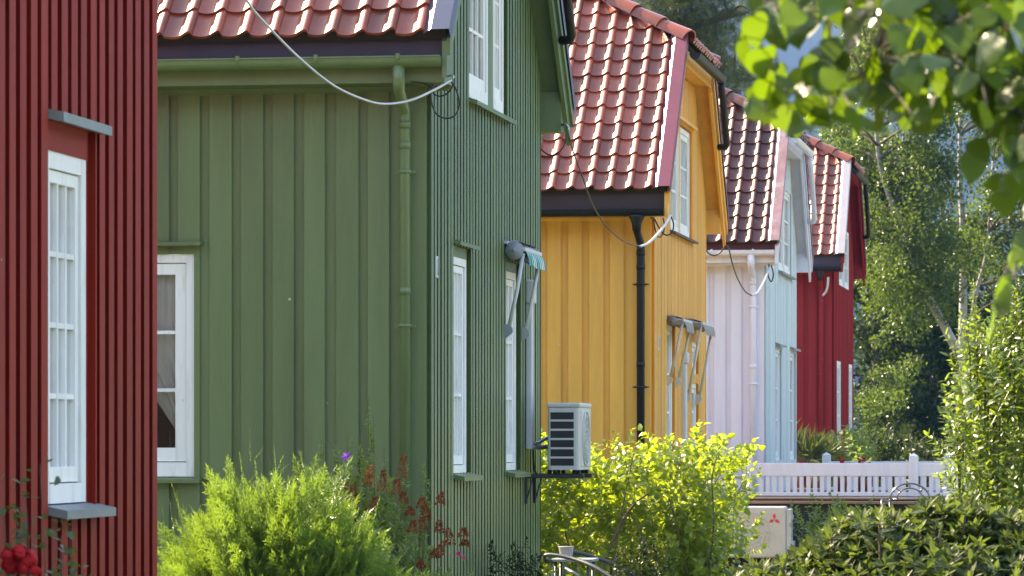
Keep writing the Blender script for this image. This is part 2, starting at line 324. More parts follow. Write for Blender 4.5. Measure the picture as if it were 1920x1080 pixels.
# ------------------------------------------------------------------ the houses
XF = -4.23
def house(name, Y0, ze, zg, zb, D, label, wall, fac, tilem, flm, fascm, gutm, pipem, rakem, fper, fbw, fholes, nholes=(), e=0.42, L=8.0, ov=0.2, soffm=None, nstart=-0.371, nper=0.2057, nbw=0.135, pipe_x=-0.104, pipe_r=0.034, pshift=-0.018, hipdrain=0.9, top_pipe=None, corner=True, brackets=True, frieze=True, funnel=None, rearm=None):
    """gabled wooden house with a half hip; heights are given above the eye, x runs out of the street front, y back along it"""
    H = empty(name, (XF, Y0, 0), label, 'house', 'row of painted wooden houses')
    ze += EYE; zg += EYE; zb += EYE
    T = math.tan(R(46)); S46, C46 = math.sin(R(46)), math.cos(R(46)); yh = 1.08
    zh = ze + (yh + e) * T; zr = ze + (D / 2 + e) * T; rise = zr - zh; run = rise / 0.53
    rakez = lambda y: ze + (min(y, D - y) + e) * T
    walltop = lambda y: min(rakez(y) - 0.26, zh - 0.24)
    MF = lambda u, o, z: (o, u, z)          # street front: u back along y, o outwards
    MN = lambda u, o, z: (u, -o, z)         # near long side: u along x, o towards us
    zfl = 0.55
    # walls
    f = MB(); clad(f, MF, 0, D, zfl, walltop, 0.0, 5, 50, -0.12, 0.0, fholes)
    back = f
    clad(f, MF, 0.0, D, zfl, walltop, 0.02, fper, fbw, 0.0, 0.03, fholes)
    f.build('street_wall', fac, H)
    nb = MB(); clad(nb, MN, -L, -0.12, zfl, lambda u: zb + 0.02, -L, 50, 50, -0.12, 0.0, nholes)
    k0 = nstart - math.ceil((nstart + L) / nper) * nper
    clad(nb, MN, -L, nstart + nbw + 0.001, zfl, lambda u: zb - 0.035, k0, nper, nbw, 0.0, 0.026, nholes)
    nb.bxm(MN, -0.12, 0.0, -0.02, 0.028, zfl, zb - 0.002)     # corner board
    nb.bxm(MN, -L, -0.121, 0.0, 0.030, zb - 0.035, zb - 0.004)  # board under the eave
    nb.build('garden_wall', wall, H)
    fw = MB(); fw.box(-L, 0, D - 0.12, D, zfl, zb); 
    n = len([0]); fw.prism([(0.0, zfl), (D - 0.12, zfl), (D - 0.12, zb), (D / 2, zr - 0.3), (0.0, zb)], lambda a, o, b: (o, a, b), -L, -L + 0.12)
    fw.build('rear_wall', rearm or wall, H)
    fd = MB(); fd.box(-L + 0.03, -0.03, 0.03, D - 0.03, -0.05, zfl); fd.build('foundation', M['concrete'], H)
    # roof deck and tiles
    ur = ov - 0.13
    dk = MB(); zd = -0.05
    hx = lambda z: ov - (z - zh) / 0.53 if z > zh else ov
    for sgn in (0, 1):
        Y = (lambda y: y) if not sgn else (lambda y: D - y)
        for (q) in ([(-L, -e + 0.05, ze + 0.05 * T), (ov - 0.01, -e + 0.05, ze + 0.05 * T), (ov - 0.01, yh, zh), (ov - run, D / 2, zr), (-L, D / 2, zr)],):
            vs = [(x, Y(y), z - 0.012) for x, y, z in q] + [(x, Y(y), z - 0.07) for x, y, z in q]
            dk.add(vs, [(0, 1, 2, 3, 4), (9, 8, 7, 6, 5)] + [(i, (i + 1) % 5, 5 + (i + 1) % 5, 5 + i) for i in range(5)])
    q = [(ov, yh, zh), (ov, D - yh, zh), (ov - run, D / 2, zr)]
    dk.add([(x, y, z - 0.014) for x, y, z in q] + [(x, y, z - 0.06) for x, y, z in q], [(0, 1, 2), (5, 4, 3), (0, 1, 4, 3), (1, 2, 5, 4), (2, 0, 3, 5)])
    roof = dk.build('roof', M['under'], H)
    tl = MB(); vl = (D / 2 + e) / C46; vhip = (yh + e) / C46
    def lim(v): return (-L, ur + 0.03 if v <= vhip else ov - (v - vhip) * S46 / 0.53)
    nc = int((L + ur) / TW)
    tiles(tl, Vector((0, -e, ze)), Vector((1, 0, 0)), Vector((0, C46, S46)), Vector((0, -S46, C46)), ur, nc, vl, lim)
    tiles(tl, Vector((0, D + e, ze)), Vector((1, 0, 0)), Vector((0, -C46, S46)), Vector((0, S46, C46)), ur, nc, vl, lim)
    # half hip
    an = math.atan(0.53); cs, sn = math.cos(an), math.sin(an); xh = ov + 0.07
    O = Vector((xh, 0, zh - 0.07 * 0.53)); vv = (run + 0.07) / cs
    def limh(v): s = max(0, v * sn - 0.07 * 0.53) / T; return (yh - 0.04 + s, D - yh + 0.04 - s)
    tiles(tl, O, Vector((0, 1, 0)), Vector((-cs, 0, sn)), Vector((sn, 0, cs)), D - yh + 0.06, int((D - 2 * yh) / TW) + 2, vv, limh)
    tl.build('roof_tiles', tilem, roof, False)
    rt = MB(); A, Bp = (ov + 0.02, yh, zh + 0.03), (ov - run, D / 2, zr + 0.04)
    ridge_tiles(rt, A, Bp); ridge_tiles(rt, (ov + 0.02, D - yh, zh + 0.03), Bp); ridge_tiles(rt, (ov - run - 0.02, D / 2, zr + 0.05), (-L, D / 2, zr + 0.05))
    rt.build('ridge_tiles', tilem, roof, False)
    # verge flashing: flat sheet on the slope with a folded left edge
    for sgn in (0, 1):
        fl = MB()
        Y = (lambda y: y) if not sgn else (lambda y: D - y); ny, nz = (-S46 if not sgn else S46), C46
        sec = [(ur - 0.008, 0.030), (ur + 0.046, 0.066), (ov + 0.03, 0.068), (ov + 0.034, -0.03)]
        a = []; b = []
        for x, h in sec:
            a.append((x, Y(-e - 0.02) + ny * h, ze - 0.02 * T + nz * h)); b.append((x, Y(yh + 0.03) + ny * h, zh + 0.03 * T + nz * h))
        fl.add(a + b, [(i, i + 1, 5 + i, 4 + i) for i in range(3)])
        fl.build('verge_flashing', flm, roof)
    # barge boards, soffits, eave boxes
    for sgn in (0, 1):
        bb = MB()
        Y = (lambda y: y) if not sgn else (lambda y: D - y)
        p0, p1 = (-e + 0.03, ze + 0.03 * T - 0.07), (yh + 0.02, zh + 0.02 * T - 0.075)
        bb.prism([(Y(p0[0]), p0[1] - 0.23), (Y(p1[0]), p1[1] - 0.24), (Y(p1[0]), p1[1]), (Y(p0[0]), p0[1])], lambda a, o, b: (o, a, b), ov - 0.03, ov)
        bb.prism([(Y(p0[0]), p0[1] - 0.09), (Y(p1[0]), p1[1] - 0.09), (Y(p1[0]), p1[1] + 0.02), (Y(p0[0]), p0[1] + 0.02)], lambda a, o, b: (o, a, b), ov, ov + 0.022)
        bb.build('barge_board', rakem, H)
    bb = MB(); bb.prism([(yh + 0.021, zh - 0.24), (D - yh - 0.021, zh - 0.24), (D - yh - 0.021, zh - 0.075), (yh + 0.021, zh - 0.075)], lambda a, o, b: (o, a, b), ov - 0.028, ov - 0.002)
    bb.build('hip_fascia', rakem, H)
    for sgn in (0, 1):
        sf = MB()
        Y = (lambda y: y) if not sgn else (lambda y: D - y)
        q = [(0.0, Y(-0.12), rakez(-0.12) - 0.2), (ov - 0.03, Y(-0.12), rakez(-0.12) - 0.2), (ov - 0.03, Y(yh - 0.02), zh - 0.22), (0.0, Y(yh - 0.02), zh - 0.22)]
        sf.add(q + [(x, y, z + 0.02) for x, y, z in q], [(0, 1, 2, 3), (7, 6, 5, 4), (0, 1, 5, 4), (1, 2, 6, 5), (2, 3, 7, 6), (3, 0, 4, 7)])
        sf.build('soffit', soffm or rakem, H)
    sf = MB(); sf.box(0.0, ov - 0.03, yh - 0.02, D - yh + 0.02, zh - 0.22, zh - 0.2)
    sf.build('soffit', soffm or rakem, H)
    eb = MB()
    fy = -e + 0.12
    eb.box(-L, ov - 0.032, fy, -0.0005, zb, ze - 0.06)
    eb.box(-L, ov - 0.034, -0.05, -0.001, zb - 0.028, zb + 0.01) if frieze else None
    eb.build('eave_box', rakem if frieze else wall, H)
    eb = MB(); eb.box(0.001, ov - 0.032, D + 0.10, D + e - 0.12, zb + 0.10, rakez(-0.12) - 0.19)
    eb.box(-L, -0.001, D + 0.001, D + e - 0.13, zb + 0.03, ze - 0.06)
    eb.build('eave_box', rakem if frieze else wall, H)
    fa = MB(); fa.box(-L, ov - 0.035, fy - 0.022, fy - 0.001, zg - 0.03, ze - 0.012); fa.build('fascia', fascm, H)
    # gutter
    gr = 0.056; gy = fy - 0.024 - gr - 0.008; gx1 = ov - 0.035
    gt = MB(); arc = [math.pi + math.pi * k / 12 for k in range(13)]
    for x0, x1 in ((-L, gx1),):
        o = [(x0, gy + gr * math.cos(t), zg + gr * math.sin(t) * 1.15) for t in arc]; i_ = [(x0, gy + (gr - 0.004) * math.cos(t), zg + (gr - 0.004) * math.sin(t) * 1.15) for t in arc]
        ring = o + i_[::-1]; nn = len(ring)
        gt.add(ring + [(x1, y, z) for _, y, z in ring], [(k, (k + 1) % nn, nn + (k + 1) % nn, nn + k) for k in range(nn)], False)
        gt.add([(x1 + 0.002, y, z) for _, y, z in o], [tuple(range(13))])
        gt.tube([(x0, gy - gr, zg), (x1, gy - gr, zg)], 0.0065, 6)
    gut = gt.build('gutter', gutm, H)
    bx = [-0.1, -0.62, -1.12, -1.68, -2.2, -2.75] if brackets else [-0.2]
    for x in bx:
        br = MB(); br.tube([(x, gy + (gr + 0.004) * math.cos(t), zg + (gr + 0.004) * 1.15 * math.sin(t)) for t in arc], 0.004, 5)
        br.box(x - 0.012, x + 0.012, gy - gr - 0.009, gy - gr + 0.012, zg - 0.012, zg + 0.018); br.build('bracket', gutm, gut)
    # downpipe
    px, pr = pipe_x, pipe_r
    dp = MB(); wy = -0.028 - pr - 0.02
    pm = pipem
    dp.tube([(px, gy, zg - 0.05), (px, gy, zg - 0.16), (px + pshift * .2, gy + 0.03, zg - 0.2), (px + pshift * .85, wy - 0.02, zg - 0.30), (px + pshift, wy, zg - 0.34), (px + pshift, wy, 0.2)], [pr * 1.15, pr * 1.15, pr, pr, pr, pr], 12)
    for z in (zg - 0.37, zg - 0.5, zg - 1.42):
        dp.tube([(px + pshift, wy, z), (px + pshift, wy, z - 0.05)], pr * 1.1, 12)
    pipe = dp.build('downpipe', pm, H)
    if funnel:
        fn = MB(); fn.tube([(px, gy, zg - 0.055), (px, gy, zg - 0.075), (px, gy, zg - 0.14), (px, gy, zg - 0.2)], [pr * 2.0, pr * 1.9, pr * 1.2, pr * 1.05], 12); fn.build('funnel', funnel, pipe)
    for z in (zg - 0.68, zg - 1.65):
        cl = MB(); cl.tube([(px + pshift, wy, z), (px + pshift, wy, z - 0.022)], pr * 1.25, 12); cl.box(px + pshift - pr * 2.0, px + pshift + pr * 2.0, wy - 0.004, wy + 0.008, z - 0.018, z - 0.004); cl.build('clamp', pm, pipe)
    # gutter under the half hip and its drain down the far verge
    hg = MB(); hx_, hz = xh + 0.03, zh - 0.13
    o = [(hx_ + gr * math.cos(t), hz + gr * math.sin(t) * 1.15) for t in arc]; i_ = [(hx_ + (gr - 0.004) * math.cos(t), hz + (gr - 0.004) * 1.15 * math.sin(t)) for t in arc]
    ring = o + i_[::-1]; nn = len(ring); y0, y1 = yh - 0.02, D - yh + 0.06
    hg.add([(x, y0, z) for x, z in ring] + [(x, y1, z) for x, z in ring], [(k, (k + 1) % nn, nn + (k + 1) % nn, nn + k) for k in range(nn)])
    hg.add([(x, y0 - 0.001, z) for x, z in o], [tuple(range(13))]); hg.add([(x, y1 + 0.001, z) for x, z in o], [tuple(range(13))])
    ym, zm = D - yh + 0.02, hz - 0.06
    pd = [(hx_, ym, zm), (hx_, ym, zm - 0.06), (hx_ + 0.01, ym + 0.06, zm - 0.16), (hx_ + 0.01, ym + 0.06 + hipdrain * C46, zm - 0.16 - hipdrain * S46), (hx_ - 0.01, ym + 0.10 + hipdrain * C46, zm - 0.19 - hipdrain * S46), (hx_ - 0.08, ym + 0.14 + hipdrain * C46, zm - 0.19 - hipdrain * S46)]
    hg.tube(pd, 0.036, 10)
    hg.build('hip_gutter', top_pipe or pipem, H)
    H['zh'] = zh
    return H, MF, MN

def Yl(px, Y0):      # distance along the street front (house coordinates) seen at a photo column
    return (29970 / (2070 - px) - 0.662) / math.cos(TH) - Y0
E = EYE
WZ = (E - 0.235, E + 1.19)
# --- nearest red house
Y0 = 11.65
ry0, ry1 = Yl(82, Y0), Yl(160, Y0)
rz0, rz1 = E - 0.27, E + 1.165
RH, MF, MN = house('wooden_house', Y0, 2.45, 2.3, 2.15, 4.66, 'deep red boarded house at the left edge, its tall barred window beside red roses', M['red'], M['red'], M['tile'], M['fl_grey'], M['fascia_blue'], M['red'], M['red'], M['red'], 0.147, 0.090,
    [(ry0 - 0.005, ry1 + 0.055, rz0 - 0.04, rz1 + 0.12), (0.9, 1.5, rz0, rz1), (1.55, 3.1, E + 2.3, E + 3.4)], corner=False, rearm=M['weathered'])  # unseen rear wall kept dull so no red light bounces onto the green house
wn = window(RH, MF, ry0, ry1, rz0, rz1, 3, 4, o=0.004, fr=0.07, sash_w=0.05, bottom=0.08)
hb = MB(); hb.bxm(MF, ry0, ry1 + 0.002, -0.06, 0.010, rz1, rz1 + 0.12); hb.build('window_head', M['red'], RH)
jb = MB(); jb.bxm(MF, ry1 + 0.001, ry1 + 0.055, -0.06, -0.002, rz0 - 0.04, rz1 + 0.12); jb.build('window_jamb', M['red'], RH)
ledge(wn, MF, ry0 + 0.0, ry1 + 0.12, rz1 + 0.165, 0.085, M['zinc'], 'drip_cap', 0.04, 0.015)
ledge(wn, MF, ry0 + 0.0, ry1 + 0.13, rz0 - 0.005, 0.10, M['zinc'], 'sill', 0.035, 0.022)
window(RH, MF, 0.9, 1.5, rz0, rz1, 3, 4, o=0.004); window(RH, MF, 1.55, 2.25, E + 2.3, E + 3.4, 3, 3, o=0.004); window(RH, MF, 2.4, 3.1, E + 2.3, E + 3.4, 3, 3, o=0.004)

# --- green house
Y0 = 23.22; GY = Y0
a0, a1 = Yl(844, Y0), Yl(873, Y0); b0, b1 = Yl(941.5, Y0), Yl(966, Y0)
u0, u1, u2, u3 = Yl(874, Y0), Yl(912.5, Y0), Yl(923, Y0), Yl(942, Y0)
nx0, nx1 = -2.15, (355 - 800) / 296.6
gz0, gz1 = E - 0.25, E + 1.17
GH, MF, MN = house('wooden_house', Y0, 2.50, 2.365, 2.215, 4.66, 'green boarded house with a curtained window and a heat pump on its street side', M['green'], M['green'], M['tile'], M['fl_grey'], M['fascia_blue'], M['green'], M['green'], M['green'], 0.122, 0.077,
    [(a0, a1 + 0.05, WZ[0], WZ[1] + 0.07), (b0, b1 + 0.05, WZ[0], WZ[1] + 0.07), (u0, u3 + 0.05, E + 2.27, E + 3.5)], [(nx0, nx1, gz0, gz1)], top_pipe=M['black'], hipdrain=0.98)
for (p, q) in ((a0, a1), (b0, b1)):
    wn = window(GH, MF, p, q, WZ[0], WZ[1], 3, 3, o=0.006, fr=0.05)
    hb = MB(); hb.bxm(MF, p, q, -0.06, 0.008, WZ[1], WZ[1] + 0.07); hb.bxm(MF, q + 0.001, q + 0.05, -0.06, -0.004, WZ[0], WZ[1] + 0.07); hb.build('window_head', M['green'], GH)
    if p == a0: ledge(wn, MF, p - 0.02, q + 0.13, WZ[1] + 0.115, 0.075, M['green'], 'drip_cap', 0.025, 0.02)
    ledge(wn, MF, p - 0.02, q + 0.12, WZ[0] - 0.002, 0.10, M['green'], 'sill', 0.03, 0.02)
for (p, q) in ((u0, u1), (u2, u3)):
    wu = window(GH, MF, p, q, E + 2.29, E + 3.48, 3, 3, o=0.010, fr=0.05, sash_w=0.06, bottom=0.09)
mb = MB(); mb.bxm(MF, u1 + 0.002, u2 - 0.002, -0.06, 0.004, E + 2.27, E + 3.5); mb.bxm(MF, u3 + 0.001, u3 + 0.05, -0.06, -0.004, E + 2.27, E + 3.5); mb.build('window_post', M['green'], GH)
ledge(wu, MF, u0 - 0.05, u3 + 0.16, E + 2.285, 0.085, M['green'], 'sill', 0.03, 0.025)
# garden side window with a looped back sheer curtain
gw = window(GH, MN, nx0, nx1, gz0, gz1, 1, 3, o=0.012, fr=0.055, sash_w=0.07, bottom=0.09, curtain=None)
cu = MB(); n = 36; vs = []
ca, cb = nx0 + 0.1, nx1 - 0.1
NR = 30
for j in range(NR + 1):
    z = gz0 + 0.1 + (gz1 - gz0 - 0.2) * j / NR; t = 1 - j / NR
    left = ca + max(0, (t - 0.5)) * 2 * (cb - ca) * 0.98 if t > 0.5 else ca
    left = ca + (cb - ca) * 1.02 * max(0, (t - 0.42) / 0.50) ** 0.85 if t > 0.42 else ca
    left = min(left, cb + 0.03)
    for i in range(n + 1):
        x = left + (cb + 0.06 - left) * i / n
        vs.append((x, 0.09 + 0.02 * math.sin(i * 1.05 + t) + 0.01 * math.sin(i * 2.4 + 2 * t), z))
cu.add(vs, [(j * (n + 1) + i, j * (n + 1) + i + 1, (j + 1) * (n + 1) + i + 1, (j + 1) * (n + 1) + i) for j in range(NR) for i in range(n)], True)
cu.build('curtain', M['sheer'], gw, False)
rm = MB(); rm.box(nx0 - 1, nx1 + 1, 1.0, 1.05, gz0 - 0.5, gz1 + 0.4); rm.build('room_wall', M['room'], GH)
cd = MB()
for x in (nx1 - 0.20, nx1 - 0.29, nx1 - 0.46):
    cd.tube([(x, 0.16, gz0 + 0.05), (x, 0.16, gz0 + 0.09), (x, 0.16, gz0 + 0.16), (x, 0.16, gz0 + 0.3)], [0.03, 0.025, 0.014, 0.004], 8)
cd.build('candle', M['fascia_blue'], gw)
ledge(gw, MN, nx0 - 0.06, nx1 + 0.055, gz1 + 0.085, 0.085, M['green'], 'drip_cap', 0.022, 0.012)
ledge(gw, MN, nx0 - 0.06, nx1 + 0.05, gz0 - 0.004, 0.085, M['green'], 'sill', 0.025, 0.012)
hb = MB(); hb.bxm(MN, nx0, nx1, -0.05, 0.012, gz1, gz1 + 0.055); hb.bxm(MN, nx1 + 0.001, nx1 + 0.099, 0.0, 0.014, gz0 - 0.02, gz1 + 0.055); hb.build('window_head', M['green'], GH)

# --- yellow house
Y0 = 35.09; YY = Y0
a0, a1 = Yl(1246, Y0), Yl(1259, Y0); c0, c1 = Yl(1292, Y0), Yl(1304, Y0); u0, u3 = Yl(1252, Y0), Yl(1291, Y0)
yz0, yz1 = E - 0.25, E + 1.10
YH, MF, MN = house('wooden_house', Y0, 2.318, 2.135, 2.085, 4.66, 'ochre yellow boarded house with black gutters and downpipe behind the bright hedge', M['yellow'], M['yellow'], M['tile'], M['fl_pink'], M['fascia_brown'], M['black'], M['black'], M['yellow'], 0.118, 0.088,
    [(a0, a1 + 0.05, yz0, yz1 + 0.06), (c0, c1 + 0.04, E + 0.66, E + 0.99), (c0, c1 + 0.04, yz0, E + 0.56), (u0, u3 + 0.05, E + 2.03, E + 3.15)], e=0.42, pipe_x=-0.09, pipe_r=0.038, pshift=0.0, funnel=M['black'], brackets=False, frieze=False, hipdrain=0.6, nstart=-0.39, nper=0.2, nbw=0.13)
wn = window(YH, MF, a0, a1, yz0, yz1, 2, 3, o=0.006); window(YH, MF, c0, c1, E + 0.66, E + 0.99, 1, 1, o=0.006); window(YH, MF, c0, c1, yz0, E + 0.56, 1, 3, o=0.006)
hb = MB(); hb.bxm(MF, a0, a1, -0.06, 0.008, yz1, yz1 + 0.06); hb.bxm(MF, a1 + 0.001, a1 + 0.05, -0.06, -0.004, yz0, yz1 + 0.06); hb.build('window_head', M['yellow'], YH)
um = (u0 + u3) / 2
for (p, q) in ((u0, um - 0.08), (um + 0.08, u3)):
    wu = window(YH, MF, p, q, E + 2.05, E + 3.13, 3, 3, o=0.010, fr=0.05, sash_w=0.05)
mb = MB(); mb.bxm(MF, um - 0.078, um + 0.078, -0.06, 0.004, E + 2.03, E + 3.15); mb.bxm(MF, u3 + 0.001, u3 + 0.05, -0.06, -0.004, E + 2.03, E + 3.15); mb.build('window_post', M['yellow'], YH)
ledge(wu, MF, u0 - 0.05, u3 + 0.18, E + 2.04, 0.085, M['bark'], 'sill', 0.025, 0.02)
ledge(wu, MF, u0 - 0.05, u3 + 0.18, E + 3.22, 0.075, M['yellow'], 'drip_cap', 0.03, 0.02)

# --- white house
Y0 = 46.96; WY = Y0
a0, a1 = Yl(1450, Y0), Yl(1461, Y0); b0, b1 = Yl(1478, Y0), Yl(1488, Y0); u0, u3 = Yl(1456, Y0), Yl(1480, Y0)
WH, MF, MN = house('wooden_house', Y0, 2.433, 2.335, 2.19, 4.66, 'pale white and light blue house with a dark weathered tile roof', M['pale'], M['pale_skytint'], M['tile_old'], M['fl_worn'], M['fascia_red'], M['pale'], M['pale'], M['pale'], 0.122, 0.09,
    [(a0, a1 + 0.05, E - 0.3, E + 1.15), (b0, b1 + 0.05, E - 0.3, E + 1.15), (u0, u3, E + 2.2, E + 3.3)], pipe_x=-0.13, pipe_r=0.04, pshift=0.0, nstart=-0.42, nper=0.21)
for (p, q) in ((a0, a1), (b0, b1)):
    wn = window(WH, MF, p, q, E - 0.3, E + 1.15, 2, 3, o=0.006); ledge(wn, MF, p - 0.05, q + 0.15, E + 1.24, 0.09, M['zinc'], 'drip_cap', 0.03, 0.03)
um = (u0 + u3) / 2
for (p, q) in ((u0, um - 0.06), (um + 0.06, u3)): wu = window(WH, MF, p, q, E + 2.2, E + 3.3, 2, 3, o=0.01)
mb = MB(); mb.bxm(MF, um - 0.058, um + 0.058, -0.06, 0.004, E + 2.2, E + 3.3); mb.build('window_post', M['pale_skytint'], WH)
ledge(wu, MF, u0 - 0.05, u3 + 0.15, E + 2.19, 0.09, M['zinc'], 'sill', 0.03, 0.02)

# --- far red house
Y0 = 58.83; FY = Y0
a0, a1 = Yl(1566, Y0), Yl(1573, Y0); b0, b1 = Yl(1588.5, Y0), Yl(1594.5, Y0); u0, u3 = Yl(1570, Y0), Yl(1588, Y0)
FH, MF, MN = house('wooden_house', Y0, 2.85, 2.66, 2.60, 4.66, 'small bright red house farthest down the row, beside the birches', M['red_far'], M['red_far'], M['tile'], M['fl_white'], M['fascia_blue'], M['black'], M['red_far'], M['red_far'], 0.122, 0.1,
    [(a0, a1 + 0.04, E - 0.15, E + 1.22), (b0, b1 + 0.04, E - 0.15, E + 1.22), (u0, u3, E + 2.45, E + 3.4)], pipe_x=-0.16, pipe_r=0.036, pshift=0.0, frieze=False, funnel=M['black'], top_pipe=M['black'], brackets=False)
for (p, q) in ((a0, a1), (b0, b1)): window(FH, MF, p, q, E - 0.15, E + 1.22, 2, 3, o=0.03, fr=0.06)
um = (u0 + u3) / 2
for (p, q) in ((u0, um - 0.12), (um + 0.12, u3)): window(FH, MF, p, q, E + 2.45, E + 3.4, 2, 3, o=0.03, fr=0.06)
mb = MB(); mb.bxm(MF, um - 0.118, um + 0.118, -0.06, 0.004, E + 2.45, E + 3.4); mb.build('window_post', M['red_far'], FH)

# ------------------------------------------------------------------ things fixed to the houses
def rbox(mb, x0, x1, y0, y1, z0, z1, r=0.01, seg=2, only=None):
    bm = bmesh.new(); bmesh.ops.create_cube(bm, size=1)
    for v in bm.verts: v.co = Vector(((x0 + x1) / 2 + v.co.x * (x1 - x0), (y0 + y1) / 2 + v.co.y * (y1 - y0), (z0 + z1) / 2 + v.co.z * (z1 - z0)))
    ed = [e for e in bm.edges if only is None or only(e)]
    bmesh.ops.bevel(bm, geom=ed, offset=r, segments=seg, profile=0.5, affect='EDGES')
    bm.verts.index_update()
    mb.add([v.co.copy() for v in bm.verts], [tuple(v.index for v in f.verts) for f in bm.faces]); bm.free()
def spline(pts, n=10):
    pts = [Vector(p) for p in pts]; q = [pts[0] * 2 - pts[1]] + pts + [pts[-1] * 2 - pts[-2]]; out = []
    for i in range(1, len(q) - 2):
        for k in range(n):
            t = k / n; a, b, c, d = q[i - 1], q[i], q[i + 1], q[i + 2]
            out.append(0.5 * ((2 * b) + (c - a) * t + (2 * a - 5 * b + 4 * c - d) * t * t + (3 * b - a - 3 * c + d) * t ** 3))
    out.append(pts[-1]); return out
def cable(name, pts, r, m, label, cat='cable', group=None, parent=None):
    mb = MB(); mb.tube(spline([P(*p) for p in pts]), r, 6)
    o = mb.build(name, m, parent)
    if label: tag(o, label, cat, group)
    return o

# silver cable into the green house, with its hook and slack loop
c = empty('overhead_cable', P(847, 150, 23.25), 'silver cable sagging in front of the green eave to a hook at its corner', 'cable')
def sub(name, pts, r, m):
    o = cable(name, pts, r, m, None, parent=c); o.location = -Vector(c.location); return o
sub('wire', [(300, -330, 21.9), (400, -110, 22.1), (462, 0, 22.25), (510, 57, 22.4), (565, 112, 22.55), (625, 160, 22.7), (680, 186, 22.85), (722, 195, 22.95), (770, 188, 23.05), (815, 168, 23.15), (847, 150, 23.25)], 0.0085, M['silver'])
sub('loop', [(846, 152, 23.25), (856, 170, 23.28), (861, 195, 23.3), (854, 215, 23.3), (838, 222, 23.3), (820, 215, 23.3), (811, 198, 23.3), (808, 178, 23.3), (812, 158, 23.3)], 0.0055, M['blackcable'])
sub('loop', [(850, 158, 23.26), (842, 172, 23.28), (828, 180, 23.3), (815, 177, 23.3), (808, 164, 23.3), (795, 156, 23.28), (770, 153, 23.28)], 0.005, M['blackcable'])
sub('loop', [(808, 158, 23.3), (803, 166, 23.35), (801, 180, 23.5), (802, 195, 23.55)], 0.005, M['blackcable'])
hk = MB(); hk.tube([P(838, 143, 23.3), P(846, 141, 23.27), P(851, 143, 23.25), P(848, 150, 23.25)], 0.007, 6); ho = hk.build('hook', M['steel'], c); ho.location = -Vector(c.location)
# dark cable from the green gable to the yellow house
c = empty('overhead_cable', P(1062, 238, 28.2), 'thin cable from the green gable drooping past the yellow wall to the yellow corner', 'cable')
sub('wire', [(1062, 238, 28.2), (1075, 285, 28.8), (1094, 337, 29.6), (1112, 385, 30.5), (1135, 422, 31.5), (1160, 446, 32.5), (1180, 457, 33.2), (1200, 462, 33.8)], 0.006, M['blackcable'])
sub('end_sleeve', [(1200, 462, 33.8), (1215, 456, 34.1), (1232, 440, 34.4), (1248, 420, 34.7), (1257, 404, 34.9)], 0.0115, M['plastic'])
sub('loop', [(1257, 403, 34.9), (1263, 420, 35), (1260, 436, 35), (1250, 441, 35), (1240, 434, 35), (1232, 420, 35), (1226, 410, 35), (1220, 408, 34.9)], 0.007, M['blackcable'])
sub('loop', [(1226, 410, 34.9), (1228, 428, 35), (1234, 444, 35), (1242, 440, 35), (1246, 424, 35), (1243, 408, 35)], 0.006, M['blackcable'])
sub('loop', [(1004, 253, 28.3), (1008, 268, 28.3), (1018, 283, 28.3), (1032, 291, 28.25), (1046, 287, 28.2), (1058, 272, 28.2), (1062, 252, 28.2)], 0.006, M['blackcable'])
hk = MB(); hk.tube([P(1053, 234, 28.3), P(1060, 233, 28.25), P(1066, 240, 28.2), P(1066, 246, 28.2)], 0.012, 6); ho = hk.build('hook', M['steel'], c); ho.location = -Vector(c.location)
# cable from the yellow gable to the white house
c = empty('overhead_cable', P(1364, 460, 40.2), 'thin cable hanging across the pale white wall to its blue corner', 'cable')
sub('wire', [(1321, 455, 40.2), (1326, 472, 40.3), (1338, 479, 40.4), (1350, 474, 40.4), (1364, 461, 40.3), (1372, 490, 41.2), (1382, 520, 42.3), (1396, 545, 43.6), (1409, 554, 44.6)], 0.008, M['blackcable'])
sub('end_sleeve', [(1409, 554, 44.6), (1420, 549, 45.2), (1430, 533, 45.8), (1438, 515, 46.3), (1442, 502, 46.5)], 0.012, M['silver'])
sub('loop', [(1442, 495, 46.5), (1440, 515, 46.6), (1446, 528, 46.6), (1450, 515, 46.6), (1446, 497, 46.5)], 0.009, M['blackcable'])
# little cable tail at the far red house
cable('cable_tail', [(1553, 520, 58.3), (1552, 535, 58.35), (1549, 546, 58.4), (1543, 554, 58.45)], 0.018, M['plastic'], 'short white cable end hanging under the black eave of the far red house')

